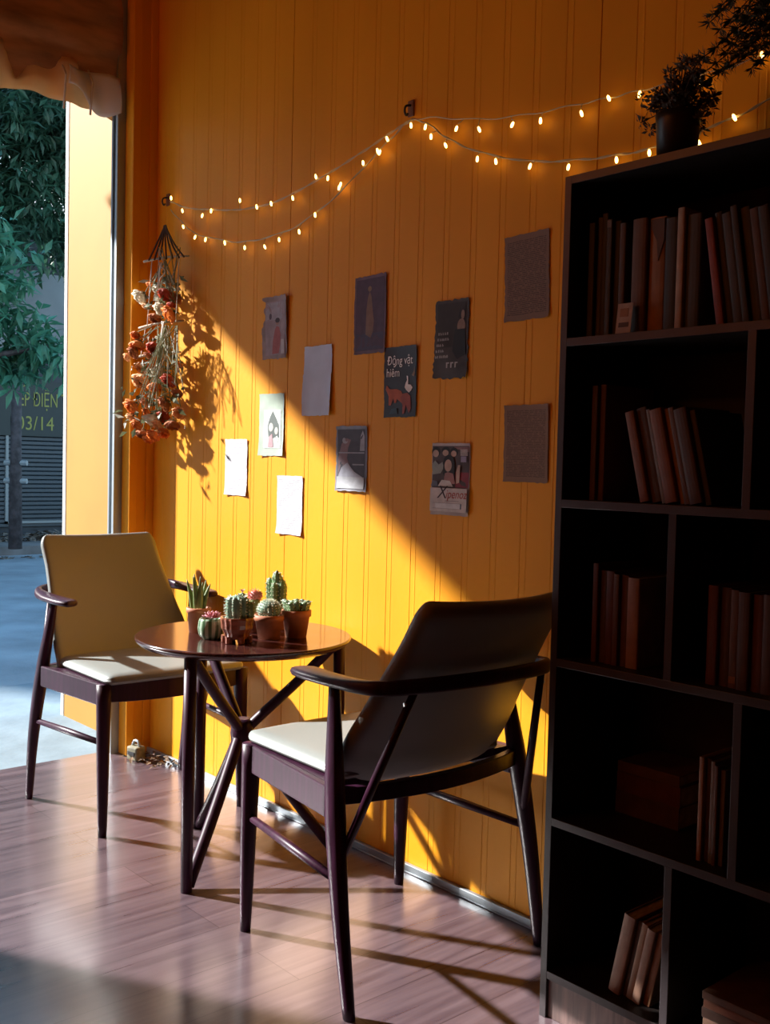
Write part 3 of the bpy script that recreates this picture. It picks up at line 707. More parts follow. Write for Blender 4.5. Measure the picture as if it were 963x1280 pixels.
def pic_d(poly, rect, ell, txt):
    ink = flat('white_ink', (.9, .86, .85)); org = flat('orange_animal_print', (.42, .10, .05)); red = flat('red_animal_print', (.33, .08, .06))
    txt('Động vật', .09, .745, .034, ink, sx=.80); txt('hiêm', .08, .575, .034, ink, sx=.80); poly([(.305, .712), (.335, .712), (.385, .748), (.345, .748)], ink, part='lettering')
    # fox-like animal standing
    poly([(.10, .46), (.14, .41), (.22, .40), (.40, .40), (.54, .37), (.60, .31), (.62, .20), (.56, .20), (.52, .28), (.42, .27), (.38, .20), (.33, .20), (.30, .28), (.24, .26), (.22, .17), (.15, .17), (.15, .30), (.10, .36), (.06, .40)], org)
    poly([(.52, .28), (.60, .33), (.74, .34), (.84, .29), (.86, .12), (.80, .05), (.77, .15), (.70, .17), (.66, .05), (.60, .04), (.60, .16)], red)
    # white crane: curved neck and body
    w = flat('white_bird_print', (.8, .76, .75))
    poly([(.70, .58), (.74, .575), (.75, .52), (.71, .46), (.74, .445), (.84, .45), (.90, .41), (.86, .37), (.79, .34), (.70, .38), (.65, .42), (.68, .48), (.72, .52)], w)
    poly([(.86, .58), (.93, .64), (.95, .72), (.97, .62), (.94, .56)], flat('tan_animal_print', (.25, .15, .10)))
    poly([(.20, .05), (.25, .12), (.42, .13), (.44, .05)], flat('teal_print', (.05, .09, .12)))
def pic_e(poly, rect, ell, txt):
    ink = flat('grey_ink', (.42, .39, .38))
    rect(.08, .40, .92, .96, flat('brown_black_print', (.032, .022, .020)))
    ell(.80, .66, .12, .09, flat('skin_print', (.27, .18, .14))); poly([(.70, .76), (.76, .90), (.86, .92), (.92, .80), (.90, .70), (.86, .80), (.76, .76)], flat('black_hair_print', (.012, .010, .012)))
    poly([(.62, .62), (.92, .62), (.95, .30), (.70, .24), (.55, .35)], flat('black_dress_print', (.010, .009, .012)))
    ell(.84, .80, .05, .06, flat('skin_print', (.27, .18, .14)))
    rng = random.Random(5)
    for row, n in enumerate((5, 6, 4, 4, 7)):   # rows of unreadable small lettering
        v = .56-.075*row; u = .12
        for k in range(n):
            du = rng.uniform(.05, .075); rect(u, v, u+.018, v+.034, ink, part='lettering')
            rect(u+.028, v, u+.04, v+rng.choice((.022, .034)), ink, part='lettering'); u += du
    for k in range(3): rect(.48+.13*k, .13, .52+.13*k, .20, ink, part='lettering'); rect(.48+.13*k, .185, .57+.13*k, .20, ink, part='lettering')
def pic_g(poly, rect, ell, txt):
    rect(.20, .12, .90, .74, flat('white_print', (.54, .58, .55)))
    hair = flat('grey_hair_print', (.07, .09, .085)); sk = flat('pale_face_print', (.44, .44, .40))
    poly([(.40, .30), (.36, .48), (.44, .62), (.56, .72), (.68, .62), (.82, .50), (.84, .30), (.74, .20), (.66, .30), (.52, .26)], hair)
    ell(.50, .46, .09, .07, sk); ell(.72, .40, .07, .06, sk); poly([(.38, .14), (.42, .30), (.56, .36), (.60, .14)], flat('pink_dress_print', (.42, .27, .30)))
    ell(.75, .26, .06, .06, flat('white_print', (.54, .58, .55)))
def pic_j(poly, rect, ell, txt):
    rect(.06, .22, .94, .95, flat('slate_print', (.075, .075, .10))); lt = flat('pale_slate_print', (.36, .37, .44)); pk = flat('dusty_pink_print', (.24, .16, .18))
    poly([(.08, .50), (.18, .72), (.36, .86), (.52, .84), (.40, .66), (.38, .50), (.55, .30), (.30, .24), (.10, .24)], pk)
    ell(.30, .78, .09, .05, lt); poly([(.78, .62), (.80, .85), (.88, .93), (.93, .84), (.93, .62)], lt); rect(.10, .58, .92, .60, lt); rect(.56, .40, .92, .42, lt)
    poly([(.10, .22), (.20, .36), (.40, .44), (.62, .30), (.90, .22)], flat('pale_slate_print', (.36, .37, .44)))
    rect(.06, .04, .94, .22, flat('ice_print', (.46, .48, .52)))
def pic_k(poly, rect, ell, txt):
    rect(.02, .38, .98, .96, flat('magazine_photo_print', (.085, .06, .065))); wh = flat('white_cover', (.62, .56, .55)); sk = flat('warm_face_print', (.52, .36, .30)); bl = flat('black_hair_print', (.012, .010, .012))
    rect(.64, .39, .98, .60, flat('crimson_print', (.25, .035, .055))); rect(.60, .88, .98, .95, flat('dusty_rose_print', (.30, .17, .17)))
    for cu, cv, ru, rv in ((.12, .86, .10, .06), (.38, .87, .10, .05), (.60, .86, .09, .05)):
        ell(cu, cv+.02, ru*1.15, rv*1.2, bl); ell(cu-.01, cv-.005, ru*.8, rv*.85, sk)
    poly([(.02, .70), (.10, .76), (.20, .70), (.30, .74), (.34, .66), (.26, .58), (.04, .56)], flat('grey_shirt_print', (.28, .30, .28)))
    ell(.47, .72, .15, .12, bl); poly([(.32, .58), (.33, .74), (.62, .74), (.64, .58), (.58, .52), (.40, .52)], bl); ell(.46, .69, .095, .085, sk)
    poly([(.34, .42), (.38, .58), (.46, .60), (.60, .58), (.66, .44)], flat('pink_top_print', (.36, .17, .16))); poly([(.68, .60), (.72, .70), (.78, .70), (.76, .46), (.68, .44)], sk)
    poly([(.20, .40), (.30, .49), (.52, .48), (.60, .40)], wh); poly([(.02, .40), (.05, .48), (.18, .47), (.20, .40)], flat('blue_grey_print', (.14, .15, .20)))
    for k in range(5): rect(.78, .83+.018*k, .97, .84+.018*k, wh, part='lettering')
    rect(.80, .74, .94, .82, flat('lilac_print', (.30, .27, .40)))
    rect(.02, .05, .98, .375, flat('cover_band', (.60, .54, .53)))
    txt('X', .20, .235, .048, flat('dark_ink', (.05, .03, .04)), shear=.25); txt('ipenoz', .42, .240, .032, flat('red_ink', (.42, .06, .05)), shear=.3, sx=.92)
    rect(.42, .195, .78, .205, flat('grey_line_print', (.36, .32, .33)), part='lettering')
    rect(.16, .09, .86, .165, flat('ice_band_print', (.66, .66, .68))); rect(.82, .09, .86, .165, flat('slate_mark_print', (.12, .15, .2)))
    for v in (.09, .165): rect(.10, v, .86, v+.006, flat('grey_line_print', (.36, .32, .33)))
PG = 'papers stuck on the yellow wall'
sheet('small torn mauve picture of a red-dressed figure, beside the wall seam', 'poster', (331, 373), (360, 447), mat('mauve_paper', (.30, .22, .21), .7, noise=.2, nscale=30), 1, .003, .012, 0.0, extras=pic_a, left_bite=True)
sheet('blank pale grey paper, larger of the blank sheets, in the shade by the seam', 'paper', (382, 434), (415, 519), mat('pale_grey_paper', (.56, .62, .76), .7, noise=.06, nscale=14, bump=.25, bscale=14), 2, .0015, .008, name='wall_paper_sheet')
sheet('dark violet picture with a pale upright figure, highest of the middle posters', 'poster', (446, 348), (483, 440), mat('violet_paper', (.15, .085, .12), .65, noise=.2, nscale=20), 3, .002, .006, .01, extras=pic_c)
sheet('dark navy poster with white title words, orange animals and a white bird', 'poster', (483, 435), (521, 521), mat('navy_paper', (.022, .016, .026), .55), 4, .0015, .005, .0, extras=pic_d)
sheet('nearly black torn poster with a woman and white lettering, right of the animal poster', 'poster', (546, 378), (585, 472), mat('black_paper', (.045, .030, .026), .6, noise=.3, nscale=20), 5, .0035, .007, -.01, extras=pic_e)
sheet('brown printed text page near the bookcase, the upper one of two', 'paper', (634, 297), (686, 397), text_page('brown_page_upper', (.23, .145, .11), (.10, .065, .055), 46), 6, .002, .006, .035, name='wall_text_page')
sheet('mint-bordered picture of two dark-haired women, half in the sunlight', 'poster', (326, 493), (355, 570), mat('mint_paper', (.34, .42, .34), .6, noise=.1, nscale=20), 7, .0012, .006, extras=pic_g)
sheet('bright white text page in the sunlight, nearest the hanging flowers', 'paper', (283, 549), (309, 620), text_page('white_page', (.50, .51, .54), (.34, .34, .38), 30), 8, .001, .007, name='wall_text_page')
sheet('bright white text page over the wall seam, lowest paper on the wall', 'paper', (348, 594), (378, 670), text_page('white_page_low', (.50, .50, .53), (.33, .33, .37), 34), 9, .001, .007, name='wall_text_page')
sheet('slate coloured picture collage cut by the edge of the sunlight', 'poster', (422, 533), (459, 615), mat('slate_paper', (.20, .20, .24), .55, noise=.2, nscale=20), 10, .0025, .010, extras=pic_j)
sheet('magazine cover with a group photo and a red title on a white band', 'poster', (542, 554), (587, 646), mat('cover_paper', (.46, .36, .33), .5, noise=.1, nscale=20), 11, .0015, .006, extras=pic_k)
sheet('brown printed text page near the bookcase, the lower one of two', 'paper', (633, 507), (685, 604), text_page('brown_page_lower', (.25, .15, .105), (.11, .065, .05), 46), 12, .0015, .005, .008, name='wall_text_page')

# ------------------------------------------------------------------ string lights
def string_lights():
    r = empty('string_lights', 'string of small warm lights hung in swags along the wall', 'string lights', (-2.11, -.015, 2.05))
    O = Vector((-2.11, -.015, 2.05)); rng = random.Random(9); Y = -.018
    runs = [
        [(213, 252), (235, 260), (265, 262), (300, 262), (345, 252), (400, 223), (450, 192), (490, 165), (515, 149)],
        [(213, 262), (228, 278), (245, 292), (290, 302), (325, 299), (370, 283), (420, 245), (470, 193), (500, 162), (515, 149)],
        [(515, 149), (545, 147), (600, 149), (660, 143), (720, 131), (763, 122), (805, 112), (860, 98), (912, 84), (975, 62)],
        [(515, 149), (535, 155), (560, 173), (600, 190), (660, 201), (720, 200), (770, 194), (820, 184), (870, 165), (918, 147), (975, 118)]]
    bulbs = [(214, 247), (228, 263), (264, 263), (253, 269), (300, 250), (321, 258), (339, 254), (366, 247), (395, 220), (410, 222), (424, 234), (454, 203), (472, 188), (484, 173), (475, 190), (514, 156),
             (229, 283), (244, 296), (257, 299), (281, 303), (306, 309), (331, 308), (349, 299), (374, 289), (394, 268), (426, 230),
             (532, 158), (539, 170), (557, 181), (571, 160), (599, 161), (641, 155), (676, 150), (727, 141), (761, 122), (800, 117), (877, 100), (953, 68),
             (597, 198), (620, 201), (663, 207), (711, 208), (771, 199), (812, 190), (874, 178), (918, 146)]
    curves = []
    for run in runs:
        p = bez([on_y(*q, Y) for q in run], 60); curves.append(p)
        for dd in (0, 1):
            ph = rng.uniform(0, 6)
            pp = [q-O+Vector((0, .0022*math.sin(i*1.1+ph+dd*PI), .0022*math.cos(i*1.1+ph+dd*PI))) for i, q in enumerate(p)]
            MB().tube(pp, .0014, 5).build('wire', M['wire'], r, smooth=True)
    allp = [q for c in curves for q in c]
    base = MB().lathe([(.0001, -.009), (.0024, -.0085), (.0036, -.004), (.0034, .001), (.0022, .005), (.0001, .006)], 10, cap=False)
    cap = MB().lathe([(.0001, .004), (.0028, .004), (.0026, .011), (.0001, .012)], 8, cap=False)
    first = None
    for (px, py) in bulbs:
        P = on_y(px, py, Y-.006)
        near_ = min(allp, key=lambda q: (q-P).length)
        if first is None: b = base.build('bulb', M['bulb'], r, smooth=True); first = b
        else: b = first.copy(); COL.objects.link(b); b.parent = r
        b.location = P-O; d = near_-P; ang = max(-1.0, min(1.0, d.x*14)); ang = ang*.7+rng.uniform(-.5, .5); b.rotation_euler = (rng.uniform(-.2, .3), ang, 0)
        top = Vector((math.sin(ang)*.009, 0, math.cos(ang)*.009))
        MB().tube([top+P-O, (near_-O+P-O)*.5+Vector((0, -.002, .002)), near_-O], .0011, 5).build('lead', M['wire'], r)
string_lights()
def hook(px, py, label):
    P = on_y(px, py, 0); r = empty('wall_hook', label, 'hook', (P.x, 0, P.z))
    MB().box((-.012, -.005, -.022), (.012, -.0005, .022)).build('plate', M['hookplate'], r, bevel=.003)
    MB().tube(bez([(0, -.004, .008), (0, -.022, .002), (0, -.026, -.012), (0, -.020, -.022), (0, -.014, -.016)], 12), .003, 8).build('prong', M['dark'], r, smooth=True)
hook(515, 136, 'dark hook at the peak of the light string')
hook(211, 250, 'dark hook at the left end of the light string')

# ------------------------------------------------------------------ hanging dried flowers
def garland():
    top = on_y(206, 282, -.05); O = Vector((top.x, -.05, top.z)); rng = random.Random(21)
    r = empty('dried_flower_hanging', 'hanging bunches of dried orange and cream roses on twigs in the corner', 'dried flowers', O)
    L = lambda px, py, y: on_y(px, py, y)-O
    sticks = [((180, 327), (236, 320)), ((174, 410), (229, 401)), ((168, 447), (226, 440))]
    for (a, b) in sticks:
        A, B = L(*a, -.085), L(*b, -.045); mid = (A+B)/2+Vector((0, 0, .006))
        MB().tube(bez([A, mid, B], 10), [.0042, .0045, .0045, .0042, .004, .004, .0042, .004, .0038, .0035, .0032][:11], 7).build('twig', M['twig'], r, smooth=True)
    for a in ((186, 326), (193, 325), (200, 325), (208, 324), (216, 323), (224, 322), (230, 321)):
        MB().tube(bez([(rng.gauss(0, .004), 0, 0), L(a[0]*.5+103, 305, -.07), L(*a, -.09)], 8), .0032, 6).build('cord', M['jute'], r, smooth=True)
    for k, (a, b) in enumerate((((190, 326), (184, 408)), ((224, 322), (220, 402)), ((182, 410), (176, 446)))):
        MB().tube([L(*a, -.085), L(*b, -.085)], .0018, 5).build('cord', M['string'], r)
    for px, py in ((203, 340), (206, 414)):
        p = L(px, py, -.105)
        MB().tube(bez([p+Vector((-.02, 0, .035)), p+Vector((.005, -.012, .02)), p+Vector((.02, 0, 0)), p+Vector((0, -.008, -.02)), p+Vector((-.022, 0, 0)), p+Vector((.012, -.01, .03)), p+Vector((-.014, -.01, -.05))], 30), .0022, 6).build('bow', M['string'], r, smooth=True)
    def rose(px, py, y, rad, m, src, down=(0, 0, -1)):
        y = y+.045 if px > 174 else y; P = L(px, py, y); d = Vector(down)+Vector((rng.gauss(.25, .4), rng.gauss(-.85, .35), 0)); d.normalize()
        rad *= 1.08; s = d.orthogonal().normalized(); t = d.cross(s); mb = MB()
        for ring_, (k, sp, ln) in enumerate(((3, .30, .98), (4, .52, 1.0), (5, .76, .97), (5, 1.0, .88))):
            for j in range(k):
                a = 2*PI*j/k+ring_*.7+rng.uniform(-.15, .15); rd = s*math.cos(a)+t*math.sin(a); td = d.cross(rd)
                wid = rad*(.52+.06*ring_)
                def pf(u, v, rd=rd, td=td, sp=sp, ln=ln, wid=wid):
                    x = (u-.5)*2; h = v
                    rr = rad*(.10+.92*sp*math.sin(PI*(.06+(.60 if ring_ < 2 else .46)*h)))*(1+.12*math.sin(x*5+ring_+j*2.1)*h)
                    return P + d*(rad*ln*(1.2-.08*ring_)*(h-.45)*(1-.22*x*x)) + rd*(rr*(1-.30*x*x)) + td*(x*wid*math.sin(min(1, h*1.7+.2)*PI*.5))*(1 if h < .7 else 1-.45*((h-.7)/.3)**2)
                mb.grid(pf, 6, 6)
        o = mb.build('rose', m, r, smooth=True, recalc=False)
        q = L(*src, y*.6-.04); base = P-d*rad*.7
        MB().tube(bez([base, (base*.6+q*.4)+Vector((rng.gauss(0, .008), -.004, 0)), q], 6), .0016, 5).build('stem', M['drystem'], o)
        mb = MB()
        for j in range(5):
            a = 2*PI*j/5; rd = s*math.cos(a)+t*math.sin(a); mb.leaf(base, rd*.8+d*.5, rd, rad*.9, rad*.35)
        mb.build('sepals', M['dryleaf'], o, recalc=False)
    o_, r_, p_, w_, b_ = (M['rose_'+c] for c in 'orpwb')
    top_src, mid_src = (207, 325), (208, 406)
    for args in [(176, 370, -.13, .030, w_, top_src), (209, 367, -.115, .031, r_, top_src), (190, 356, -.11, .019, o_, top_src), (202, 385, -.12, .026, w_, top_src), (213, 392, -.125, .031, o_, top_src), (195, 397, -.11, .024, b_, top_src), (222, 372, -.09, .022, b_, top_src), (198, 362, -.10, .020, w_, top_src),
                 (172, 430, -.135, .027, o_, (200, 408)), (193, 434, -.12, .026, r_, mid_src), (168, 440, -.14, .024, b_, (196, 408)), (160, 446, -.13, .016, p_, (190, 410)),
                 (178, 475, -.13, .034, p_, mid_src), (212, 474, -.12, .028, r_, mid_src), (198, 462, -.12, .025, w_, mid_src), (194, 482, -.125, .026, o_, mid_src), (176, 458, -.11, .022, p_, mid_src),
                 (166, 507, -.14, .031, o_, mid_src), (207, 505, -.115, .029, b_, mid_src), (182, 503, -.12, .022, b_, mid_src), (191, 523, -.135, .032, w_, mid_src), (206, 520, -.10, .026, r_, mid_src), (172, 530, -.13, .022, o_, mid_src), (178, 541, -.12, .026, b_, mid_src), (193, 543, -.12, .026, o_, mid_src), (216, 530, -.11, .025, b_, mid_src), (170, 418, -.14, .018, o_, (190, 408)), (186, 444, -.12, .018, b_, mid_src), (222, 490, -.10, .020, b_, mid_src), (224, 455, -.09, .016, o_, mid_src), (164, 522, -.14, .020, p_, mid_src), (198, 530, -.13, .020, p_, mid_src), (184, 514, -.14, .017, o_, mid_src), (215, 380, -.12, .016, r_, top_src), (184, 382, -.12, .018, p_, top_src), (224, 515, -.10, .022, p_, mid_src), (205, 540, -.11, .022, o_, mid_src), (186, 548, -.11, .020, o_, mid_src)]:
        rose(*args)
    # leaves and thin stems of the bunches
    for m, cnt, sd in ((M['dryleaf'], 190, 1), (M['dryleaf2'], 80, 2)):
        mb = MB(); g = random.Random(sd)
        for k in range(cnt):
            if g.random() < .3: px, py = g.gauss(204, 11), g.uniform(338, 395)
            else:
                py = g.uniform(420, 540); px = g.gauss(196+(py-420)*-.04, 8+(py-420)*.17)
            if px < 150 or px > 240: continue
            yy = g.uniform(-.090, -.030)
            if px < 172: yy = g.uniform(-.15, -.125)
            mb.leaf(L(px, py, yy), (g.gauss(0, .7), g.gauss(-.1, .5), g.uniform(-1, .3)), (g.gauss(0, 1), -1, g.gauss(0, .6)), g.uniform(.022, .048), g.uniform(.010, .020), g.uniform(.1, .6))
        mb.build('leaves', m, r, recalc=False)
    for k in range(26):
        g = random.Random(100+k)
        if k < 10: a, b = (g.uniform(194, 226), g.uniform(302, 318)), (g.uniform(192, 222), g.uniform(345, 372))
        else: a, b = (g.uniform(196, 224), g.uniform(405, 416)), (g.uniform(172, 232), g.uniform(455, 500))
        MB().tube(bez([L(*a, -.08), L((a[0]+b[0])/2, (a[1]+b[1])/2, -.105), L(*b, -.11)], 6), .0015, 5).build('stem', M['drystem' if k % 2 else 'dryleaf2'], r)
garland()

# ------------------------------------------------------------------ clutter in the corner
def latch():
    p = on_z(158, 938, 0)
    r = empty('floor_latch', 'dusty grey lock block on the floor at the foot of the door post', 'latch', (-3.46, -.090, 0), .2)
    MB().box((-.028, -.022, 0), (.028, .022, .052)).build('block', mat('dusty_metal', (.22, .20, .13), .7, noise=.4, nscale=40), r, bevel=.006)
    MB().box((-.018, -.026, .022), (.018, -.021, .034)).build('slot', M['dark'], r)
    MB().tube(bez([(-.02, 0, .05), (-.01, 0, .07), (.012, 0, .07), (.02, 0, .05)], 8), .005, 8).build('loop', M['alu'], r, smooth=True)
latch()
mb = MB(); rng = random.Random(31)
for k in range(46):
    x = -3.47+rng.random()*.19; y = -.13+rng.random()*.10+(x+3.47)*.25
    if y > -.024: y = -.03
    mb.leaf((x, y, .003+rng.random()*.022), (rng.gauss(0, 1), rng.gauss(0, 1), rng.gauss(.1, .25)), (rng.gauss(0, .5), rng.gauss(0, .5), 1), rng.uniform(.02, .04), rng.uniform(.010, .020), .3)
o = mb.build('leaf_litter', mat('brown_litter', (.13, .075, .035), .85, noise=.5, nscale=60), recalc=False); tag(o, 'small pile of dry brown leaves in the wall corner', 'leaves'); o['kind'] = 'stuff'

# ------------------------------------------------------------------ bookcase and books
BX0, BX1, BY, BH = -1.338, -.42, -.302, 1.693
SHELF = [.098, .4137, .738, 1.057, 1.3758, 1.693]   # upper faces' front-edge heights
T = .016
def bookcase():
    r = empty('bookcase', 'tall dark open bookcase standing against the yellow wall at right', 'bookcase', (BX0, -.012, 0))
    def B(nm, a, b, m=M['case'], **k):
        return MB().box((a[0]-BX0, a[1]+.012, a[2]), (b[0]-BX0, b[1]+.012, b[2])).build(nm, m, r, bevel=.0012)
    B('side_panel', (BX0, BY, 0), (BX0+T, -.02, BH)); B('side_panel', (BX1-T, BY, 0), (BX1, -.02, BH))
    B('back_panel', (BX0+T, -.030, .02), (BX1-T, -.020, BH-T))
    for z in SHELF: B('top_board' if z == BH else 'shelf', (BX0+(T if z != BH else 0), BY, z-T), (BX1-(T if z != BH else 0), -.03 if z != BH else -.013, z))
    for i, xs in ((3, (-.924,)), (2, (-1.066, -.70)), (1, (-.923,)), (0, (-1.048, -.70)), (4, (-.70,))):
        for x in xs: B('divider', (x-T/2, BY, SHELF[i]), (x+T/2, -.03, SHELF[i+1]-T))
    B('plinth', (BX0+T, BY+.006, 0), (BX1-T, BY+.022, SHELF[0]-T), M['plinth'])
    # edge banding facing the room
    e = BY-.0012
    for z in SHELF: B('edge_strip', (BX0+T, e, z-T), (BX1-T, BY, z), M['caseedge'])
    for x in (BX0, BX1-T): B('edge_strip', (x, e, 0), (x+T, BY, BH), M['caseedge'])
    for i, xs in ((3, (-.924,)), (2, (-1.066, -.70)), (1, (-.923,)), (0, (-1.048, -.70)), (4, (-.70,))):
        for x in xs: B('edge_strip', (x-T/2, e, SHELF[i]), (x+T/2, BY, SHELF[i+1]-T), M['caseedge'])
bookcase()
BC = {}
def bmat(n, c, rough=.6):
    if n not in BC: BC[n] = mat('cover_'+n, c, rough, noise=.18, nscale=30)
    return BC[n]
COLS = {'black': (.020, .018, .018), 'charcoal': (.035, .032, .032), 'dark brown': (.065, .028, .018), 'brown': (.095, .04, .022), 'tan': (.24, .115, .055), 'cream': (.34, .25, .19), 'red': (.20, .035, .03), 'rust': (.17, .06, .03), 'maroon': (.09, .025, .02), 'grey': (.16, .14, .13), 'pale brown': (.27, .15, .10)}
def book(label, group, x, z, t, h, d, col, lean=0.0, y0=-.275, flat_=False, yaw=0.0, band=None):
    """x = lower-left corner of the spine, z = shelf; lean>0 tips the top to the left"""
    r = empty('book', label, 'book', (x, y0, z), 0, group)
    if flat_: r.rotation_euler = (0, 0, yaw)
    else: r.rotation_euler = (0, -lean, yaw)
    m = bmat(col, COLS[col]); c = .0018
    if flat_:   # lying flat: spine to the front, width h along x
        MB().box((0, 0, 0), (h, d, c)).box((0, 0, t-c), (h, d, t)).box((0, 0, c), (h, c*1.4, t-c)).build('cover', m, r, bevel=.0008)
        MB().box((.003, c*1.4, c), (h-.003, d-.004, t-c)).build('pages', M['page'], r)
    else:
        # rounded spine + boards
        n = 6; sp = [(t/2-t/2*math.cos(PI*k/n), -.12*t*math.sin(PI*k/n)) for k in range(n+1)]
        mb = MB(); vs = [(a, b, zz) for zz in (0, h) for a, b in sp] ; K = n+1
        mb.add(vs, [(i, i+1, K+i+1, K+i) for i in range(n)] + [tuple(range(n, -1, -1)), tuple(range(K, 2*K))])
        mb.box((0, 0, 0), (c, d, h)).box((t-c, 0, 0), (t, d, h)).build('cover', m, r)
        MB().box((c, .001, .003), (t-c, d-.004, h-.003)).build('pages', M['page'], r)
        if 'torn-jacket' in label:
            P_ = [(.08, .985), (.95, .985), (.95, .80), (.62, .62), (.50, .80), (.30, .86), (.12, .93)]; n_ = len(P_)
            MB().add([(t*a, -.13*t-dy, h*b) for dy in (.0008, -.002) for a, b in P_], [tuple(range(n_)), tuple(range(2*n_-1, n_-1, -1))]+[(i, i+n_, (i+1) % n_+n_, (i+1) % n_) for i in range(n_)]).build('torn_jacket', bmat('dark brown', COLS['dark brown']), r)
        if band:
            for (z0, z1, bc) in band: MB().box((t*.1, -.12*t-.0006, h*z0), (t*.9, -.02*t, h*z1)).build('spine_label', bmat(bc, COLS[bc]), r)
    return r
def row(shelf, where, group, x, items, lean=0.0, gap=.0012, y0=-.27):
    z = SHELF[shelf]+.0006; ca, sa, ta = math.cos(lean), math.sin(lean), math.tan(abs(lean)); used = {}
    ordn = ['first', 'second', 'third', 'fourth', 'fifth', 'sixth', 'seventh', 'eighth', 'ninth', 'tenth', 'eleventh', 'twelfth', 'thirteenth', 'fourteenth']
    for i, it in enumerate(items):
        t, h, col = it[:3]; extra = it[3] if len(it) > 3 else ''; band = it[4] if len(it) > 4 else None
        pose = 'leaning' if lean else 'upright'
        lab = f"{extra+' ' if extra else ''}{col} {pose} book, {ordn[i]} from the left {where}"
        dz = t*math.sin(-lean) if lean < 0 else 0
        book(lab, group, x, z + (t*abs(sa) if lean < 0 else 0), t, h, .15+.02*((i*7) % 3)/2, col, lean, y0+.004*((i*5) % 3), band=band)
        x += t/ca+gap
    return x
def bx(px, py, y=-.275): return on_y(px, py, y).x
# top shelf
g = 'books on the top shelf'
x = row(4, "at the top shelf's left end", g, -1.300, [(.014, .225, 'black'), (.012, .235, 'charcoal'), (.013, .24, 'black'), (.012, .226, 'charcoal', 'pale-topped', [(.93, .99, 'grey')]), (.014, .222, 'black'), (.013, .215, 'dark brown')])
x = max(x, bx(786, 405)); x = row(4, 'beside the small card, top shelf', g, x, [(.032, .216, 'brown', 'thick'), (.036, .214, 'tan', 'torn-jacket'), (.026, .208, 'black', 'plain'), (.014, .222, 'cream', 'slim'), (.030, .208, 'charcoal', 'plain')])
la = .16
x += .040; row(4, 'among leaning top-shelf books', g, x, [(.015, .195, 'red', 'round-topped'), (.014, .205, 'black'), (.018, .20, 'charcoal', 'faintly lettered'), (.013, .21, 'black', 'thin'), (.018, .205, 'charcoal'), (.016, .20, 'dark brown'), (.02, .2, 'black')], la)
# torn paper jacket flap on the tan book is modelled as a darker wedge
def card():
    p = bx(769, 412, -.294)
    r = empty('small_card', 'little cream printed card propped on the top shelf', 'card', (p, -.293, SHELF[4]+.0008)); r.rotation_euler = (-.12, 0, 0)
    MB().box((0, 0, 0), (.034, .0012, .058)).build('card', bmat('cream', COLS['cream']), r)
    MB().box((.007, -.0008, .032), (.026, 0, .048)).build('printed_panel', bmat('tan', COLS['tan']), r); MB().box((.006, -.0008, .012), (.028, 0, .021)).build('printed_panel', bmat('dark brown', COLS['dark brown']), r)
card()
# second shelf
g = 'books on the second shelf'
row(3, 'on the second shelf', g, bx(735, 620), [(.013, .225, 'dark brown', 'tall'), (.013, .227, 'brown', 'tall')])
row(3, "of the second shelf's row", g, bx(800, 625)-.002, [(.020, .175, 'rust', 'light-edged'), (.022, .182, 'dark brown'), (.008, .18, 'grey', 'thin'), (.026, .178, 'rust', 'thick'), (.009, .18, 'pale brown', 'thin'), (.012, .182, 'brown'), (.026, .178, 'dark brown', 'thick'), (.012, .176, 'charcoal')], .24)
# third shelf left and right
g = 'books on the third shelf'
row(2, "in the third shelf's left cell", g, bx(737, 815), [(.012, .195, 'maroon', 'tall'), (.016, .182, 'dark brown'), (.018, .182, 'maroon'), (.012, .178, 'brown'), (.016, .177, 'brown', 'thick'), (.026, .174, 'pale brown', 'thickest')])
row(2, "in the third shelf's right cell", g, bx(880, 855), [(.020, .178, 'maroon'), (.020, .176, 'dark brown'), (.016, .174, 'brown', 'gilt-edged', [(.05, .12, 'tan')]), (.022, .172, 'dark brown'), (.02, .17, 'maroon'), (.02, .172, 'dark brown'), (.022, .17, 'black')])
# fourth shelf
g = 'books on the fourth shelf'
z = SHELF[1]+.0006; q = on_z(769, 1014, z); x0 = q.x; q_d = min(.20, -.034-q.y)
for nm, t, w, dx, col in (('bottom', .045, .150, 0, 'dark brown'), ('middle', .040, .150, .002, 'maroon'), ('top', .022, .146, .003, 'brown')):
    book(f'{nm} book of the flat-lying stack on the fourth shelf', g, x0+dx, z, t, w, q_d, col, y0=q.y, flat_=True); z += t+.0006
row(1, "beside the fourth shelf's flat stack", g, max(bx(868, 1085), x0+.153+.003), [(.009, .19, 'pale brown', 'thin'), (.010, .188, 'dark brown'), (.008, .186, 'grey', 'thin'), (.007, .18, 'brown', 'thin'), (.009, .174, 'grey', 'short')])
# bottom shelf
g = 'books on the bottom shelf'
row(0, "in the bottom shelf's left cell", g, bx(757, 1225)+.004, [(.026, .165, 'pale brown', 'thick'), (.010, .160, 'dark brown'), (.014, .160, 'tan'), (.018, .155, 'pale brown'), (.016, .15, 'tan', 'short')], -.20)
z = SHELF[0]+.0006; x0 = bx(880, 1290)
for i, (nm, t, col) in enumerate((('lowest', .020, 'brown'), ('second lowest', .022, 'pale brown'), ('middle', .018, 'dark brown'), ('second highest', .014, 'rust'), ('highest', .014, 'brown'))):
    book(f'{nm} book of the flat pile in the right cell of the bottom shelf', g, x0+.003*(i % 2), z, t, .17, .20, col, y0=-.285, flat_=True); z += t+.0006

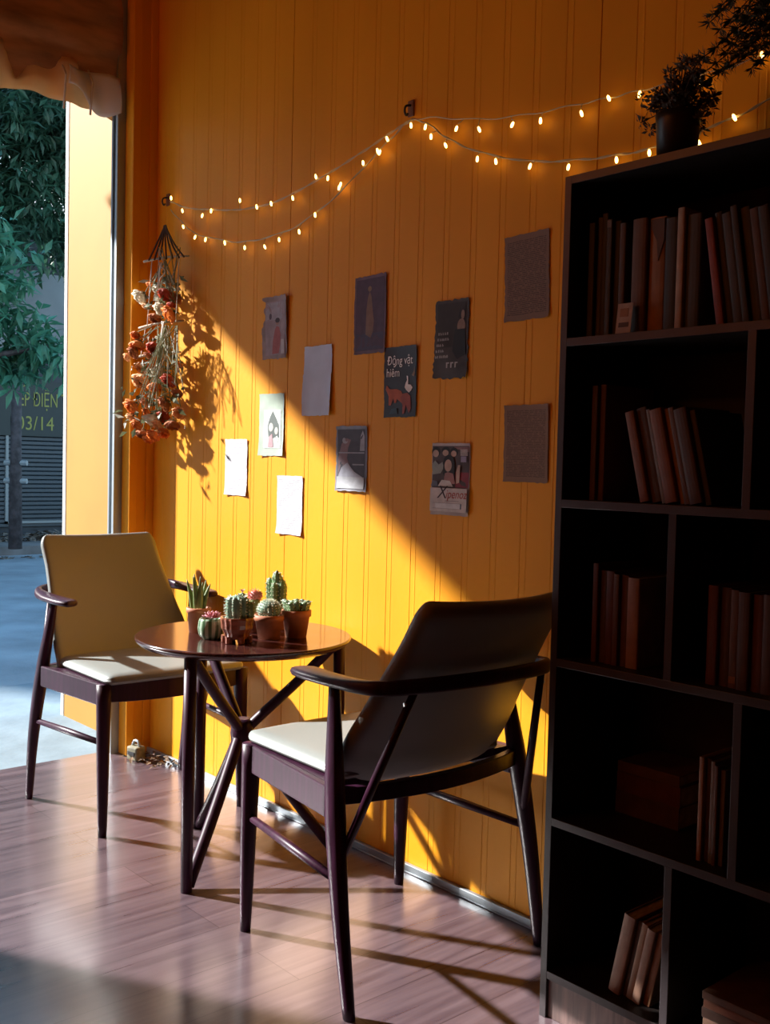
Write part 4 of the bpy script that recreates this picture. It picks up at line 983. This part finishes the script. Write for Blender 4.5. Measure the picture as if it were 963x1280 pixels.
# ------------------------------------------------------------------ plants on the bookcase
def shelf_plants():
    rng = random.Random(8)
    r = empty('potted_dried_flowers', 'dark pot of dry bushy flowers on top of the bookcase', 'plant', (-1.150, -.205, BH+.0005))
    MB().lathe([(.0001, 0), (.036, 0), (.041, .085), (.043, .10), (.040, .10), (.038, .09), (.0001, .09)], 28, cap=False).build('pot', M['potdark'], r, smooth=True)
    stems = MB(); fol = MB()
    for k in range(74):
        a = rng.uniform(0, 2*PI); sp = rng.uniform(.005, .078); h = rng.uniform(.10, .205)-sp*.4
        tip = Vector((sp*math.cos(a), sp*math.sin(a)*.8, h)); stems.tube([(0, 0, .085), tip*.5+Vector((0, 0, .06)), tip], .001, 4)
        for j in range(26):
            d = Vector((rng.gauss(0, 1), rng.gauss(0, 1), rng.gauss(.3, 1))).normalized()
            fol.leaf(tip+d*.005, d, d.orthogonal(), rng.uniform(.008, .018), .006, .3)
    stems.build('stems', M['dryfoliage'], r, recalc=False); fol.build('foliage', M['dryfoliage'], r, recalc=False)
    r = empty('asparagus_fern', 'feathery dark fern arching over the right end of the bookcase top', 'plant', (-.72, -.18, BH+.0005))
    MB().lathe([(.0001, 0), (.05, 0), (.06, .11), (.062, .13), (.058, .13), (.055, .12), (.0001, .12)], 28, cap=False).build('pot', M['potdark'], r, smooth=True)
    O = Vector((-.72, -.18, BH))
    for k, (px, py, hh) in enumerate(((882, 70, .16), (888, 28, .22), (905, 10, .25), (915, 52, .2), (900, 88, .12), (930, 62, .2), (925, 20, .26), (945, 40, .26), (895, 60, .18), (955, 10, .3), (940, 85, .14), (960, 55, .2), (884, 88, .1), (892, 18, .2), (902, 36, .18), (912, 78, .12), (918, 4, .3), (926, 40, .2), (936, 24, .24), (940, 66, .16), (950, 2, .3), (952, 76, .14), (958, 30, .25), (908, 64, .15), (878, 104, .05))):
        tip = on_y(px, py, -.15-.1*rng.random())-O; mid = Vector((tip.x*.45, tip.y*.5, max(tip.z, .12)+hh*.35+.04))
        p = bez([(0, 0, .12), mid, tip], 20); fr = MB(); fr.tube(p, .0012, 4)
        for i, q in enumerate(p[5:]):
            t = (p[min(i+6, len(p)-1)]-p[i+4]).normalized()
            for j in range(20):
                d = (t*.5+Vector((rng.gauss(0, 1), rng.gauss(0, 1), rng.gauss(0, .7))).normalized())
                fr.leaf(q, d, d.orthogonal(), rng.uniform(.012, .024), .0032, .2)
        fr.build('frond', M['fern'], r, recalc=False)
shelf_plants()

# ------------------------------------------------------------------ light
su = bpy.data.lights.new('sun', 'SUN'); su.energy = 15.5; su.angle = math.radians(1.5); su.color = (1.0, .975, .94)
so = bpy.data.objects.new('sun', su); COL.objects.link(so)
so.rotation_euler = Vector((1.0, .56, -.6816)).to_track_quat('-Z', 'Y').to_euler(); so.location = (-8, -4, 8)
def fill_lamp(x, y, z, label):  # globe added out of view to warm the shaded wall
    r = empty('amber_fill_lamp', label, 'lamp', (x, y, z))
    MB().lathe([(.0001, -.12)]+[(.12*math.sin(PI*k/16), -.12*math.cos(PI*k/16)) for k in range(1, 16)]+[(.0001, .12)], 32, cap=False).build('fill_globe', M['amber'], r, smooth=True)
    MB().lathe([(.0001, .11), (.045, .112), (.04, .15), (.0001, .16)], 20, cap=False).build('fill_cap', M['dark'], r, smooth=True)
    MB().tube([(0, 0, .15), (0, 0, CEIL-z)], .004, 8).build('fill_cable', M['dark'], r)
M['amber'] = mat('amber_fill_glow', (1, .6, .2), .4, emit=(1.0, .27, .035), estr=24)  # glow of the added fill globes
for x, y, w_ in ((-2.95, -2.75, 'nearest the front wall'), (-2.3, -3.7, 'farther from the front wall')): fill_lamp(x, y, 2.55, 'unseen amber globe added for warm fill light, '+w_)
w = bpy.data.worlds.new('sky'); sc.world = w; w.use_nodes = True
N = w.node_tree.nodes; L = w.node_tree.links; bg = N['Background']
tc = N.new('ShaderNodeTexCoord'); sep = N.new('ShaderNodeSeparateXYZ'); L.new(tc.outputs['Generated'], sep.inputs[0])
cr = N.new('ShaderNodeValToRGB'); cr.color_ramp.elements[0].position = 0; cr.color_ramp.elements[0].color = (.80, .98, 1.05, 1)
cr.color_ramp.elements[1].position = .75; cr.color_ramp.elements[1].color = (.26, .58, 1.0, 1)
L.new(sep.outputs['Z'], cr.inputs['Fac']); L.new(cr.outputs['Color'], bg.inputs['Color']); bg.inputs['Strength'].default_value = 1.6

sc.view_settings.view_transform = 'Standard'; sc.view_settings.look = 'None'; sc.view_settings.gamma = 1.0; sc.view_settings.exposure = 0.0
try: sc.view_settings.use_curve_mapping = False
except Exception: pass
sc.cycles.max_bounces = 10; sc.cycles.diffuse_bounces = 6; sc.cycles.use_denoising = True
sc.cycles.sample_clamp_indirect = 8
